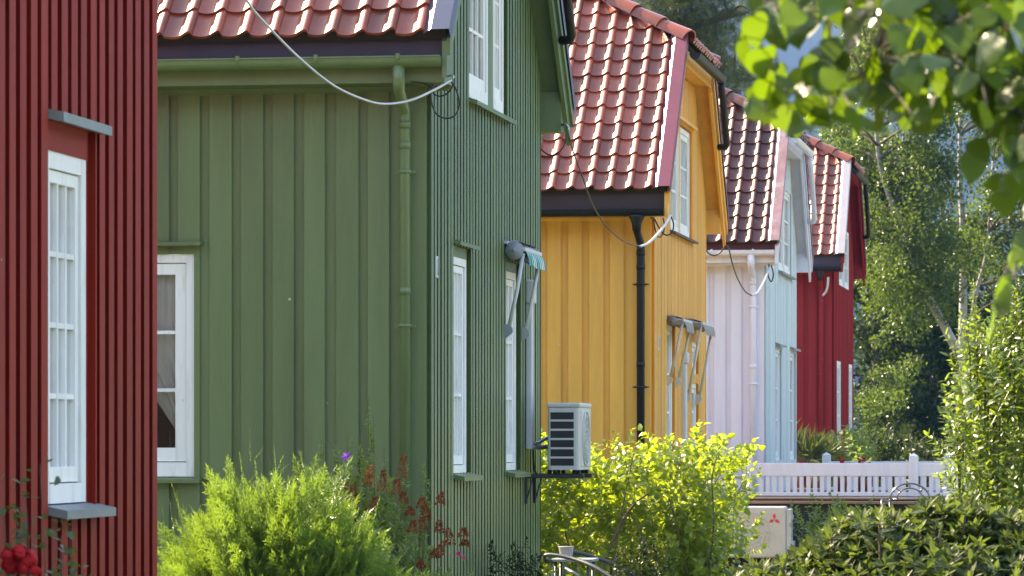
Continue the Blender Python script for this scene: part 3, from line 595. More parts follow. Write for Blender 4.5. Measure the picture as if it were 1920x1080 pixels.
def awning(Y0, y0, y1, z, label, striped, arms, capm, hoodm, armz, proj=0.17, capr=0.06, group='window awnings'):
    a = empty('awning', (XF, Y0, 0), label, 'awning', group)
    cx = 0.035 + capr
    h = MB(); n = 14
    h.tube([(cx, y0 + 0.012, z), (cx, y1 - 0.012, z)], capr * 0.85, 14)
    h.build('roller', M['acdark'] if striped else hoodm, a)
    hd = MB(); arc = [R(140) - R(75) * k / 8 for k in range(9)]
    vs = [(cx + (capr + 0.006) * math.cos(t), y, z + (capr + 0.006) * math.sin(t)) for y in (y0, y1) for t in arc]
    vi = [(cx + (capr + 0.001) * math.cos(t), y, z + (capr + 0.001) * math.sin(t)) for y in (y0, y1) for t in arc]
    hd.add(vs + vi, [(k, k + 1, 10 + k, 9 + k) for k in range(8)] + [(18 + k, 27 + k, 28 + k, 19 + k) for k in range(8)] + [(k, 18 + k, 19 + k, k + 1) for k in range(8)] + [(9 + k, 10 + k, 28 + k, 27 + k) for k in range(8)])
    hd.box(0.022, 0.05, y0, y1, z + capr * 0.75, z + capr * 0.75 + 0.02)
    hd.build('hood', hoodm, a)
    for y in (y0 - 0.006, y1 + 0.006):
        cp = MB(); cp.tube([(cx, y - 0.007, z), (cx, y + 0.007, z)], capr, 20); cp.box(cx + capr * 0.6, proj - 0.005, y - 0.006, y + 0.006, z - 0.035, z + 0.012)
        cp.tube([(cx, y - 0.016, z), (cx, y + 0.01, z)], capr * 0.22, 8)
        cp.build('end_plate', capm, a)
    fb = MB(); rbox(fb, proj - 0.015, proj + 0.01, y0 + 0.01, y1 - 0.01, z - 0.005, z + 0.022, 0.005); fb.build('front_bar', M['plastic'], a)
    va = MB(); k = 44 if striped else 20; L = []
    for i in range(k + 1):
        y = y0 + 0.015 + (y1 - y0 - 0.03) * i / k; ph = (i % 8) / 8; dz = 0.10 + (0.012 * abs(math.sin(math.pi * i / 8))); dx = 0.006 * math.sin(i * 0.9)
        L += [(proj + 0.012, y, z - 0.004), (proj + 0.03 + dx, y, z - dz * 0.55), (proj + 0.034 + dx * 1.5, y, z - dz)]
    va.add(L, [(3 * i + j, 3 * i + 3 + j, 3 * i + 4 + j, 3 * i + 1 + j) for i in range(k) for j in (0, 1)])
    va.build('valance', M['stripes'] if striped else M['canvas'], a, False)
    for (ya, zt) in ((y0 + 0.02, z - 0.02), (y1 - 0.02, z - 0.02)):
        ar = MB(); b0 = Vector((proj - 0.01, ya + 0.005, zt)); b1 = Vector((0.06, ya, armz + 0.03))
        ar.tube([b0, b0.lerp(b1, 0.5) + Vector((0.006, 0, 0)), b1], 0.0145, 8); ao = ar.build('arm', M['plastic'] if striped else M['cream'], a)
        bk = MB(); bk.prism([(0.02, armz - 0.07), (0.035, armz - 0.055), (0.085, armz - 0.01), (0.085, armz + 0.02), (0.055, armz + 0.05), (0.02, armz + 0.045)], lambda p, o, q, ya=ya: (p, o, q), ya - 0.014, ya + 0.014); bk.build('arm_bracket', M['grey_plastic'] if striped else M['cream'], ao)
    return a
# striped canvas: bands that run down the cloth
m = mat('striped canvas', (0.6, 0.62, 0.6), 0.85, 0.05); n_ = m.node_tree; b_ = n_.nodes['Principled BSDF']
tc = n_.nodes.new('ShaderNodeTexCoord'); sx = n_.nodes.new('ShaderNodeSeparateXYZ'); n_.links.new(tc.outputs['Object'], sx.inputs[0])
mu = n_.nodes.new('ShaderNodeMath'); mu.operation = 'MULTIPLY'; mu.inputs[1].default_value = 9.2; n_.links.new(sx.outputs['Y'], mu.inputs[0])
fr_ = n_.nodes.new('ShaderNodeMath'); fr_.operation = 'FRACT'; n_.links.new(mu.outputs[0], fr_.inputs[0])
cr_ = n_.nodes.new('ShaderNodeValToRGB'); cr_.color_ramp.interpolation = 'CONSTANT'
els = [(0, (0.02, 0.20, 0.19)), (0.38, (0.6, 0.64, 0.6)), (0.5, (0.05, 0.13, 0.25)), (0.56, (0.02, 0.24, 0.2)), (0.80, (0.6, 0.64, 0.6)), (0.93, (0.05, 0.13, 0.25))]
for i, (p_, c_) in enumerate(els):
    e_ = cr_.color_ramp.elements[i] if i < 2 else cr_.color_ramp.elements.new(p_)
    e_.position = p_; e_.color = (*c_, 1)
n_.links.new(fr_.outputs[0], cr_.inputs[0]); n_.links.new(cr_.outputs[0], b_.inputs['Base Color']); M['stripes'] = m
M['canvas'] = mat('faded beige canvas', (0.24, 0.21, 0.195), 0.9, 0.15, 20)
M['cream'] = mat('cream metal', (0.5, 0.45, 0.38), 0.5, 0.08)
M['hood_brown'] = mat('weathered brown sheet', (0.2, 0.165, 0.15), 0.55, 0.25, 15)
awning(GY, 2.93, 3.74, E + 1.325, 'green striped awning rolled up above the green house window', True, 2, M['grey_plastic'], M['plastic'], E + 0.755, 0.17, 0.066)
z_ = E + 1.13
awning(YY, 1.02, 1.78, z_, 'nearer brown hooded awning on the yellow wall above the tall window', False, 2, M['hood_brown'], M['hood_brown'], E + 0.55, 0.19, 0.05)
awning(YY, 2.62, 3.72, z_ + 0.02, 'farther brown hooded awning on the yellow wall above the small window', False, 2, M['hood_brown'], M['hood_brown'], E + 0.4, 0.2, 0.05)
def wall_plate(Y0, px, z, m, label, h=0.14, wd=0.035):
    y = Yl(px, Y0); t = empty('thermometer', (XF, Y0 + y, z), label, 'thermometer')
    b = MB(); rbox(b, 0.022, 0.036, -wd, wd, -h / 2, h / 2, 0.006); b.build('plate', M['plastic'], t)
    s_ = MB(); s_.tube([(0.0375, 0, -h * 0.36), (0.0375, 0, h * 0.38)], 0.004, 6); s_.build('scale_tube', M['grey_plastic'], t)
    return t
wall_plate(GY, 810.5, E + 1.085, None, 'slim white thermometer on the green street wall near the corner')
wall_plate(YY, 1228.5, E + 0.905, None, 'slim white thermometer on the yellow street wall near the black pipe')
# cable duct covers
def duct(Y0, y, zt, zb, label, wd=0.07, dp=0.055, cap=0.18):
    d = empty('pipe_cover', (XF, Y0 + y, 0), label, 'pipe cover', 'white pipe covers')
    b = MB(); rbox(b, 0.022, 0.022 + dp, 0, wd, zb, zt - cap, 0.014, 3, lambda e: abs((e.verts[0].co - e.verts[1].co).z) > 0.1); b.build('trunk', M['plastic'], d)
    b = MB(); rbox(b, 0.021, 0.022 + dp + 0.02, -0.015, wd + 0.015, zt - cap + 0.001, zt, 0.02, 3); b.build('cap', M['plastic'], d)
    return d
duct(GY, 3.93, E + 1.16, E - 0.085, 'white pipe cover on the green wall between awning and heat pump')
duct(YY, 2.35, E + 0.86, E - 0.3, 'cream white pipe cover on the yellow wall under the brown awnings', 0.11, 0.05, 0.12)

# heat pump on brackets at the green house
hp = empty('heat_pump', (XF, GY, 0), 'grey heat pump on wall brackets at the corner of the green house', 'heat pump')
x0, x1, y0, y1, z0, z1 = 0.205, 0.447, 3.80, 4.42, E - 0.238, E + 0.252
b = MB(); rbox(b, x0, x1, y0, y1, z0, z1 - 0.035, 0.03, 3, lambda e: abs((e.verts[0].co - e.verts[1].co).z) > 0.2); b.build('body', M['ac'], hp)
b = MB(); rbox(b, x0 - 0.004, x1 + 0.004, y0 - 0.004, y1 + 0.004, z1 - 0.034, z1, 0.012, 2); b.box(x0 + 0.075, x0 + 0.135, y0 - 0.010, y0 - 0.003, z1 - 0.027, z1 - 0.006); b.build('lid', M['ac'], hp)
gx0, gx1 = x0 + 0.024, x0 + 0.2; hgt = (z1 - 0.062 - z0 - 0.022) / 6
gm = MB()
for i in range(6):
    za = z0 + 0.028 + i * hgt; rbox(gm, gx0, gx1, y0 - 0.0015, y0 + 0.03, za, za + hgt - 0.010, 0.004, 1)
gm.build('air_intake', M['acdark'], hp)
sc_ = MB()
for i in range(6):
    za = z0 + 0.028 + i * hgt
    for k in range(8): sc_.box(gx0 + 0.006 + k * 0.0225, gx0 + 0.0072 + k * 0.0225, y0 - 0.003, y0 - 0.0016, za + 0.004, za + hgt - 0.017)
sc_.build('intake_grid', M['black'], hp)
fg = MB(); cxz = (z0 + z1 - 0.035) / 2
for rr in (0.2, 0.16, 0.12, 0.08, 0.04): fg.tube([(x1 + 0.012 + 0.01 * (0.2 - rr), y0 + 0.27 + rr * math.cos(t), cxz + rr * math.sin(t)) for t in [2 * math.pi * k / 28 for k in range(28)]], 0.004, 5, True)
for k in range(10): t = math.pi * k / 5; fg.tube([(x1 + 0.014, y0 + 0.27 + 0.03 * math.cos(t), cxz + 0.03 * math.sin(t)), (x1 + 0.008, y0 + 0.27 + 0.205 * math.cos(t), cxz + 0.205 * math.sin(t))], 0.004, 5)
rbox(fg, x1 - 0.005, x1 + 0.006, y0 + 0.045, y1 - 0.1, z0 + 0.02, z1 - 0.05, 0.005)
fg.build('fan_guard', M['ac'], hp)
ft = MB()
for yy in (y0 + 0.07, y1 - 0.12):
    for xx in (x0 + 0.01, x0 + 0.05, x1 - 0.02, x1 - 0.05): rbox(ft, xx - 0.014, xx + 0.014, yy - 0.02, yy + 0.02, z0 - 0.03, z0, 0.004)
ft.build('feet', M['black'], hp)
pc = MB(); pc.tube(spline([(0.06, 3.96, E - 0.03), (0.1, 3.99, E - 0.045), (0.15, 4.1, E - 0.01), (0.2, 4.25, E + 0.02), (0.215, 4.28, E + 0.02)]), 0.014, 8); pc.tube(spline([(0.06, 3.96, E - 0.06), (0.1, 3.99, E - 0.075), (0.16, 4.1, E - 0.07), (0.215, 4.28, E - 0.06)]), 0.018, 8); pc.build('refrigerant_pipe', M['steel'], hp)
bk = empty('wall_bracket', (XF, GY, 0), 'dark steel bracket carrying the heat pump on the green wall', 'bracket')
for yy in (y0 + 0.05, y1 - 0.14):
    b = MB(); rbox(b, 0.03, 0.47, yy, yy + 0.035, z0 - 0.062, z0 - 0.031, 0.004); rbox(b, 0.024, 0.05, yy + 0.001, yy + 0.034, z0 - 0.25, z0 - 0.063, 0.003); b.tube([(0.045, yy + 0.017, z0 - 0.22), (0.09, yy + 0.017, z0 - 0.06)], 0.006, 6); b.build('bracket_arm', M['iron'], bk)
b = MB(); b.tube(spline([(0.075, 3.98, E - 0.09), (0.08, 3.99, E - 0.22), (0.1, 4.0, E - 0.27), (0.17, 4.02, E - 0.30)]), 0.008, 6); b.build('drain_hose', M['blackcable'], bk)
# lantern at the far corner of the last house
ln = empty('wall_lantern', P(1606, 716, 63.4), 'black wall lantern on the far corner of the last red house', 'lantern')
b = MB(); rbox(b, -0.06, 0.06, -0.06, 0.06, -0.12, -0.1, 0.01); b.tube([(0, 0, 0.09), (0, 0, 0.16)], [0.11, 0.02], 8); b.tube([(-0.12, 0, 0.0), (-0.14, 0, 0.18), (-0.02, 0, 0.2), (0, 0, 0.15)], 0.012, 6)
for sx_ in (-1, 1):
    for sy_ in (-1, 1): b.tube([(sx_ * 0.05, sy_ * 0.05, -0.1), (sx_ * 0.085, sy_ * 0.085, 0.09)], 0.008, 5)
b.build('housing', M['black'], ln)
b = MB(); b.tube([(0, 0, -0.1), (0, 0, 0.085)], [0.05, 0.085], 4); b.build('glass', M['glass'], ln)
# camera box on the far red house
cb = empty('wall_box', P(1562, 664, 59.4), 'small white box with a dark top on the far red street wall', 'wall box')
b = MB(); rbox(b, -0.07, 0.05, -0.05, 0.05, -0.1, 0.04, 0.01); b.build('case', M['plastic'], cb)
b = MB(); rbox(b, -0.075, 0.055, -0.055, 0.055, 0.041, 0.075, 0.006); b.build('top', M['grey_plastic'], cb)

# ------------------------------------------------------------------ terrace, fences, second heat pump, chairs
def XZ(px, Z): p = P(px, HOR, Z); return p.x
TY = P(1500, 820, 44.4).y
M['deckdark'] = mat('black stained boards', (0.012, 0.011, 0.014), 0.7, 0.3, 6, (1, 1, 6))
M['decktop'] = mat('dark brown deck', (0.05, 0.035, 0.03), 0.75, 0.3, 10, (0.3, 3, 3))
M['deckedge'] = mat('brown deck edge', (0.17, 0.115, 0.085), 0.7, 0.25, 10, (0.3, 3, 3))
M['fence'] = paint('white fence paint', (0.68, 0.67, 0.71), 0.5, dirt=(0.45, 0.42, 0.4), dirtamt=0.35, dscale=3)
tr = empty('terrace', (0, TY, 0), 'raised dark terrace with brown edge boards below the white fence', 'terrace')
b = MB(); k = 0
x = -8.0
while x < 0.4:
    b.box(x, x + 0.135, 0.0, 0.03, 0, E - 0.76); b.box(x + 0.135, x + 0.15, 0.012, 0.03, 0, E - 0.76); x += 0.15
b.build('boarding', M['deckdark'], tr)
b = MB(); b.box(-8, 0.4, 0.021, 8, E - 0.757, E - 0.715); b.build('deck', M['decktop'], tr)
b = MB(); rbox(b, -8, 0.4, -0.05, 0.0205, E - 0.738, E - 0.716, 0.005); b.build('edge_board', M['deckedge'], tr)
b = MB(); b.box(-8, 0.4, -0.02, 0.02, E - 0.80, E - 0.765); b.build('edge_board', M['deckdark'], tr)
b = MB(); rbox(b, -8, 0.4, -0.085, -0.051, E - 0.79, E - 0.755, 0.006); b.build('edge_board', M['deckedge'], tr)
def fence(name, Z, x0, x1, ztop, zrail, zbot, posts, label, pitch=0.083, pw=0.05):
    y = P(1600, 820, Z).y; f = empty(name, ((x0 + x1) / 2, y, 0), label, 'fence', 'white picket fences'); cx = (x0 + x1) / 2
    r = MB(); rbox(r, x0 - cx, x1 - cx, -0.02, 0.02, zrail, ztop, 0.006); r.build('top_rail', M['fence'], f)
    r = MB(); rbox(r, x0 - cx, x1 - cx, -0.018, 0.018, zbot - 0.045, zbot, 0.005); r.build('bottom_rail', M['fence'], f)
    x = x0 + 0.03; pk = []
    while x < x1 - 0.05:
        if all(abs(x + pw / 2 - q) > 0.085 for q in posts): pk.append(x)
        x += pitch
    for x in pk[:100]:
        r = MB(); r.box(x - cx, x - cx + pw, -0.012, 0.012, zbot + 0.001, zrail - 0.001); r.build('picket', M['fence'], f)
    for q in posts:
        r = MB(); r.box(q - 0.055 - cx, q + 0.055 - cx, -0.056, 0.056, E - 0.715, ztop + 0.085); r.add([(q - cx - 0.055, -0.056, ztop + 0.086), (q - cx + 0.055, -0.056, ztop + 0.086), (q - cx + 0.055, 0.056, ztop + 0.086), (q - cx - 0.055, 0.056, ztop + 0.086), (q - cx, 0, ztop + 0.125)], [(3, 2, 1, 0), (0, 1, 4), (1, 2, 4), (2, 3, 4), (3, 0, 4)]); r.build('post', M['fence'], f)
    return f
fence('picket_fence', 45.6, XZ(1390, 45.6), XZ(1850, 45.6), E - 0.315, E - 0.475, E - 0.672, [XZ(1714, 45.6), XZ(1399, 45.6)], 'white picket fence nearest the camera, above the dark terrace boards')
fence('picket_fence', 50.5, XZ(1543, 50.5), XZ(1900, 50.5), E - 0.325, E - 0.48, E - 0.672, [XZ(1549, 50.5), XZ(1779, 50.5)], 'white picket fence farther back, its posts showing behind the nearer one', 0.16, 0.07)

hp = empty('heat_pump', P(1455, 1060, 43.9), 'pale heat pump with a red emblem against the dark terrace wall', 'heat pump')
hp.location.z = 0
oy = 0.0; zb_ = E - 1.42; zt_ = E - 0.815; s_ = 43.9 / FPX
xr = 30 * s_ * math.cos(TH); xl = xr - 0.8
b = MB(); rbox(b, xl, xr - 0.07, 0.0, 0.3, zb_, zt_, 0.025, 3); b.build('body', M['shell'], hp)
b = MB(); rbox(b, xr - 0.069, xr - 0.01, 0.02, 0.28, zb_ + 0.03, zt_ - 0.03, 0.012, 2); rbox(b, xr - 0.05, xr + 0.02, 0.05, 0.25, zb_ + 0.04, zb_ + 0.2, 0.01); rbox(b, xr - 0.03, xr + 0.008, 0.06, 0.2, zt_ - 0.16, zt_ - 0.10, 0.008); b.build('valve_cover', M['shell'], hp)
b = MB(); fx = xl + 0.3; fz = (zb_ + zt_) / 2
for rr in (0.24, 0.19, 0.14, 0.09, 0.04): b.tube([(fx + rr * math.cos(t), -0.006, fz + rr * math.sin(t)) for t in [2 * math.pi * k / 28 for k in range(28)]], 0.005, 5, True)
for k in range(8): t = math.pi * k / 4; b.tube([(fx + 0.02 * math.cos(t), -0.007, fz + 0.02 * math.sin(t)), (fx + 0.245 * math.cos(t), -0.004, fz + 0.245 * math.sin(t))], 0.005, 5)
b.build('fan_guard', M['ac'], hp)
b = MB(); ex = -3 * s_; ez = E + (HOR - 974) * s_; d_ = 0.042
for k in range(3):
    t = math.pi / 2 + k * 2 * math.pi / 3; ca_, sa_ = math.cos(t), math.sin(t); pa, pb = -sa_, ca_
    q = [(ex, ez), (ex + ca_ * d_ * 0.87 + pa * d_ * 0.5, ez + sa_ * d_ * 0.87 + pb * d_ * 0.5), (ex + ca_ * d_ * 1.74, ez + sa_ * d_ * 1.74), (ex + ca_ * d_ * 0.87 - pa * d_ * 0.5, ez + sa_ * d_ * 0.87 - pb * d_ * 0.5)]
    b.prism(q, lambda a, o, c_: (a, o, c_), -0.004, 0.002)
b.build('emblem', M['emblem'], hp)
for xx in (xl + 0.12, xr - 0.2): b = MB(); rbox(b, xx - 0.03, xx + 0.03, -0.02, 0.32, 0.0, zb_, 0.006); b.build('stand', M['black'], hp)

# metal garden chair by the terrace wall: curved back arches
M['chrome'] = mat('bare metal tube', (0.16, 0.15, 0.17), 0.3, 0.1, metal=0.9)
gc = empty('garden_chair', P(1706, 820, 43.4), 'metal garden chair with an arched back in front of the white fence', 'chair'); gc.location.z = 0
z0 = E - 0.72
def arch(r0, h, n=14): return [(r0 * math.cos(math.pi * k / n), 0.0, z0 + h * math.sin(math.pi * k / n)) for k in range(n + 1)]
b = MB(); b.tube(arch(0.23, 0.185), 0.011, 8); b.tube(arch(0.15, 0.13), 0.009, 8)
for t in (0.25, 0.5, 0.75): b.tube([(0.15 * math.cos(math.pi * t), 0, z0 + 0.13 * math.sin(math.pi * t)), (0.23 * math.cos(math.pi * t), 0, z0 + 0.185 * math.sin(math.pi * t))], 0.008, 6)
b.tube([(-0.23, 0, z0), (0.23, 0, z0)], 0.009, 8); b.build('backrest', M['chrome'], gc)
b = MB(); b.tube([(0.25 * math.cos(t), -0.27 + 0.25 * math.sin(t), 0.47) for t in [2 * math.pi * k / 24 for k in range(24)]], 0.011, 8, True)
b.tube([(0.0, -0.27, 0.462), (0.0, -0.27, 0.47)], 0.24, 24); b.build('seat', M['chrome'], gc)
for sx_ in (-1, 1):
    b = MB(); b.tube([(sx_ * 0.2, -0.42, 0.46), (sx_ * 0.23, -0.5, 0)], 0.011, 8); b.build('leg', M['chrome'], gc)
    b = MB(); b.tube([(sx_ * 0.23, 0, z0), (sx_ * 0.235, -0.03, 0.47), (sx_ * 0.24, 0.06, 0)], 0.011, 8); b.build('leg', M['chrome'], gc)
    b = MB(); b.tube(spline([(sx_ * 0.235, -0.005, z0 - 0.02), (sx_ * 0.30, -0.06, z0 - 0.02), (sx_ * 0.31, -0.3, z0 - 0.05), (sx_ * 0.26, -0.42, 0.47)]), 0.011, 8); b.build('armrest', M['chrome'], gc)

# folding tube chair and pot below the heat pump of the green house
M['potgrey'] = mat('grey pot', (0.26, 0.25, 0.27), 0.6, 0.08)
M['tubeblue'] = mat('blue grey tube', (0.035, 0.05, 0.065), 0.45, 0.1, metal=0.2)
tc_ = empty('tube_chair', P(1085, 820, 28.6), 'blue grey tube chair with curved armrests in front of the bright hedge', 'chair'); tc_.location.z = 0
def L_(px, py, Z): p = P(px, py, Z) - Vector(tc_.location); return p
b = MB(); b.tube(spline([L_(1150, 1085, 28.0), L_(1112, 1062, 28.15), L_(1075, 1048, 28.3), L_(1040, 1041, 28.4), L_(1024, 1041, 28.45), L_(1021, 1048, 28.5), L_(1033, 1052, 28.6), L_(1040, 1054, 28.7), L_(1042, 1075, 28.7), L_(1042, 1110, 28.7), L_(1042, 1239, 28.7)]), 0.016, 8); b.build('armrest', M['tubeblue'], tc_)
b = MB(); b.tube(spline([L_(1190, 1080, 29.1), L_(1150, 1058, 29.1), L_(1112, 1044, 29.1), L_(1078, 1035, 29.1), L_(1060, 1034, 29.1), L_(1058, 1045, 29.1), L_(1058, 1233, 29.1)]), 0.015, 8); b.build('armrest', M['tubeblue'], tc_)
b = MB(); b.tube([L_(1060, 1066, 28.4), L_(1100, 1088, 28.2), L_(1150, 1120, 28.0), L_(1180, 1240, 27.9)], 0.015, 8); b.build('frame', M['tubeblue'], tc_)
b = MB(); c0 = L_(1085, 1140, 28.5); rbox(b, c0.x - 0.24, c0.x + 0.24, c0.y - 0.25, c0.y + 0.25, c0.z - 0.02, c0.z + 0.01, 0.01); b.build('seat', M['tubeblue'], tc_)
tb = empty('side_table', P(1076, 820, 28.75), 'small dark slab table under the grey pot', 'table'); tb.location.z = 0
zt2 = E + (820 - 1047) * 28.75 / FPX
b = MB(); rbox(b, -0.16, 0.17, -0.18, 0.18, zt2 - 0.022, zt2, 0.006); b.build('table_top', M['grey_plastic'], tb)
for sx_ in (-0.12, 0.13):
    for sy_ in (-0.14, 0.14): b = MB(); b.tube([(sx_, sy_, 0), (sx_, sy_, zt2 - 0.023)], 0.012, 8); b.build('leg', M['tubeblue'], tb)
pt = empty('plant_pot', tb.location + Vector((-0.06, 0, zt2)), 'pale grey pot standing on the small slab table', 'pot')
b = MB(); pr_ = [(0.0, 0.045), (0.002, 0.045), (0.085, 0.058), (0.088, 0.06), (0.092, 0.059), (0.089, 0.054), (0.02, 0.042)]
b.tube([(0, 0, h) for h, _ in pr_], [r_ for _, r_ in pr_], 24); b.build('pot', M['potgrey'], pt)

# ------------------------------------------------------------------ plants: leaf cards gathered into shoots, shoots scattered over branches
def basis(d, roll=None):
    d = np.asarray(d, float); d = d / np.linalg.norm(d, axis=-1, keepdims=True); n = len(d)
    ref = np.where(np.abs(d[:, 2:3]) > 0.9, np.array([[1.0, 0, 0]]), np.array([[0, 0, 1.0]]))
    x = np.cross(ref, d); x /= np.linalg.norm(x, axis=1, keepdims=True); y = np.cross(d, x)
    r = rng.uniform(0, 2 * np.pi, n) if roll is None else roll
    c, s = np.cos(r)[:, None], np.sin(r)[:, None]; xx = x * c + y * s; yy = np.cross(d, xx)
    return np.stack([xx, yy, d], axis=2)          # columns: template x, y, z(growth)
def leaf_v(l=1.0, w=0.5, fold=0.12, droop=0.1, wide=0.4):
    """leaf along +x, face up; 8 verts 8 tris"""
    V = np.array([[0, 0, 0], [wide * .8, 0, 0], [.75, 0, -droop * .6], [1, 0, -droop], [wide * .7, -w / 2, fold * w], [.75, -w * .34, fold * w * .7 - droop * .6], [wide * .7, w / 2, fold * w], [.75, w * .34, fold * w * .7 - droop * .6]]) * l
    F = np.array([[0, 4, 1], [4, 5, 1], [1, 5, 2], [5, 3, 2], [0, 1, 6], [1, 7, 6], [1, 2, 7], [2, 3, 7]])
    return V, F
def leaf_s(l=1.0, w=0.5, fold=0.15, droop=0.05, wide=0.4):
    V = np.array([[0, 0, 0], [wide, -w / 2, fold * w], [1, 0, -droop], [wide, w / 2, fold * w]]) * l
    return V, np.array([[0, 1, 2], [0, 2, 3]])
def place(V, F, pos, Rm, sc):
    pos = np.asarray(pos); n = len(pos); sc = np.broadcast_to(np.asarray(sc, float), (n,))
    W = np.einsum('nij,vj->nvi', Rm, V) * sc[:, None, None] + pos[:, None, :]
    FF = (F[None] + (np.arange(n) * len(V))[:, None, None]).reshape(-1, F.shape[1])
    return W.reshape(-1, 3), FF
def merge(parts):
    Vs, Fs, o = [], [], 0
    for V, F in parts: Vs.append(V); Fs.append(F + o); o += len(V)
    return np.concatenate(Vs), np.concatenate(Fs)
def leaf_frames(dirs, up=None, jit=0.5):
    """columns x = along the leaf, z = its face turned roughly up"""
    d = np.asarray(dirs, float); d = d / np.linalg.norm(d, axis=1, keepdims=True); n = len(d)
    u = np.tile([0, 0, 1.0], (n, 1)) if up is None else np.asarray(up, float)
    u = u + rng.normal(0, jit, (n, 3)); y = np.cross(u, d); y /= np.linalg.norm(y, axis=1, keepdims=True) + 1e-9; z = np.cross(d, y)
    return np.stack([d, y, z], axis=2)
def shoot(L, nl, ll, lw, elev=0.5, whorl=1, size_top=0.6, fold=0.12, droop=0.1, jit=0.3, leaf=leaf_s, start=0.1, stem=0.0):
    """a twig along +z with leaves set round it"""
    V, F = leaf(1, lw, fold, droop); pos, dirs, sz = [], [], []
    k = 0; n_nodes = max(1, nl // whorl)
    for i in range(n_nodes):
        t = start + (1 - start) * (i + 0.5) / n_nodes; a0 = rng.uniform(0, 6.28) if whorl == 1 else i * 1.57
        for wv in range(whorl):
            a = a0 + wv * 2 * np.pi / whorl + rng.normal(0, 0.2); e = elev + 0.5 * t * t + rng.normal(0, 0.18)
            pos.append([0, 0, t * L]); dirs.append([np.cos(a) * np.cos(e), np.sin(a) * np.cos(e), np.sin(e)]); sz.append(ll * (1 - (1 - size_top) * t) * rng.uniform(0.8, 1.15))
    out = [place(V, F, pos, leaf_frames(dirs, jit=jit), np.array(sz))]
    if stem:
        n = 3; ring = np.array([[np.cos(2 * np.pi * k / n), np.sin(2 * np.pi * k / n), 0] for k in range(n)]) * stem
        SV = np.concatenate([ring, ring * 0.4 + [0, 0, L]]); SF = np.array([[k, (k + 1) % n, n + k] for k in range(n)] + [[(k + 1) % n, n + (k + 1) % n, n + k] for k in range(n)]); out.append((SV, SF))
    return merge(out)
def scatter(temps, pos, dirs, sc):
    pos = np.asarray(pos); dirs = np.asarray(dirs); n = len(pos); sc = np.broadcast_to(np.asarray(sc, float), (n,)); which = rng.integers(0, len(temps), n); out = []
    for k, (V, F) in enumerate(temps):
        i = np.where(which == k)[0]
        if len(i): out.append(place(V, F, pos[i], basis(dirs[i]), sc[i]))
    return merge(out)
def plant(name, label, cat, loc, group=None): return empty(name, loc, label, cat, group)
def stems(parent, m, chains, name='stem'):
    b = MB()
    for pts, r0, r1 in chains:
        q = spline(pts, 5) if len(pts) > 2 else [Vector(p) for p in pts]; n = len(q); b.tube(q, [r0 + (r1 - r0) * i / (n - 1) for i in range(n)], 6)
    return b.build(name, m, parent)

LM = {}
LM['thuja'] = leafmat('thuja leaf', (0.065, 0.13, 0.02), (0.36, 0.56, 0.06), 0.3, 0.34, 0.45, 0.6, hue=(0.14, 0.22, 0.04))
LM['hedge'] = leafmat('hedge leaf', (0.075, 0.14, 0.025), (0.50, 0.62, 0.04), 0.5, 0.34, 0.35, 0.5, hue=(0.15, 0.2, 0.03))
LM['rhodo'] = leafmat('rhododendron leaf', (0.040, 0.072, 0.020), (0.19, 0.27, 0.04), 0.32, 0.45, 0.45, 0.2, hue=(0.07, 0.092, 0.024))
LM['shrub'] = leafmat('shrub leaf', (0.05, 0.10, 0.024), (0.32, 0.45, 0.04), 0.42, 0.33, 0.35, 0.5, hue=(0.10, 0.15, 0.03))
LM['spirea'] = leafmat('spirea leaf', (0.11, 0.175, 0.05), (0.34, 0.46, 0.07), 0.4, 0.4, 0.45, 0.45, hue=(0.18, 0.23, 0.06))
LM['birch'] = leafmat('birch leaf', (0.024, 0.046, 0.012), (0.16, 0.245, 0.03), 0.4, 0.32, 0.4, 0.35, hue=(0.05, 0.075, 0.018))
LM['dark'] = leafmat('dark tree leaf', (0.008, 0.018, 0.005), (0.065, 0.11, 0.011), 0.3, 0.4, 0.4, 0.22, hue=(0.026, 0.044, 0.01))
LM['pine'] = leafmat('pine needle', (0.045, 0.072, 0.026), (0.2, 0.26, 0.05), 0.3, 0.45, 0.35, 0.4, hue=(0.11, 0.13, 0.045))
LM['linden'] = leafmat('linden leaf', (0.014, 0.034, 0.006), (0.19, 0.325, 0.016), 0.4, 0.22, 0.25, 0.45, hue=(0.03, 0.065, 0.01))
LM['rose'] = leafmat('rose leaf', (0.04, 0.075, 0.03), (0.15, 0.25, 0.04), 0.35, 0.35, 0.3, 0.5, hue=(0.08, 0.10, 0.035))
LM['yucca'] = leafmat('strap leaf', (0.06, 0.09, 0.035), (0.18, 0.24, 0.05), 0.3, 0.4, 0.35, 0.5, hue=(0.11, 0.13, 0.05))
M['petal_red'] = leafmat('red rose petal', (0.45, 0.006, 0.012), (0.6, 0.01, 0.01), 0.3, 0.6, 0.3, 0.3)
M['panicle'] = leafmat('brown flower spike', (0.26, 0.075, 0.03), (0.3, 0.09, 0.04), 0.2, 0.8, 0.4, 0.1, hue=(0.38, 0.13, 0.06))
M['violet'] = leafmat('violet petal', (0.16, 0.05, 0.35), (0.25, 0.08, 0.5), 0.4, 0.5, 0.3, 0.3)
M['pink'] = leafmat('pink petal', (0.5, 0.05, 0.2), (0.6, 0.1, 0.3), 0.4, 0.5, 0.3, 0.3)

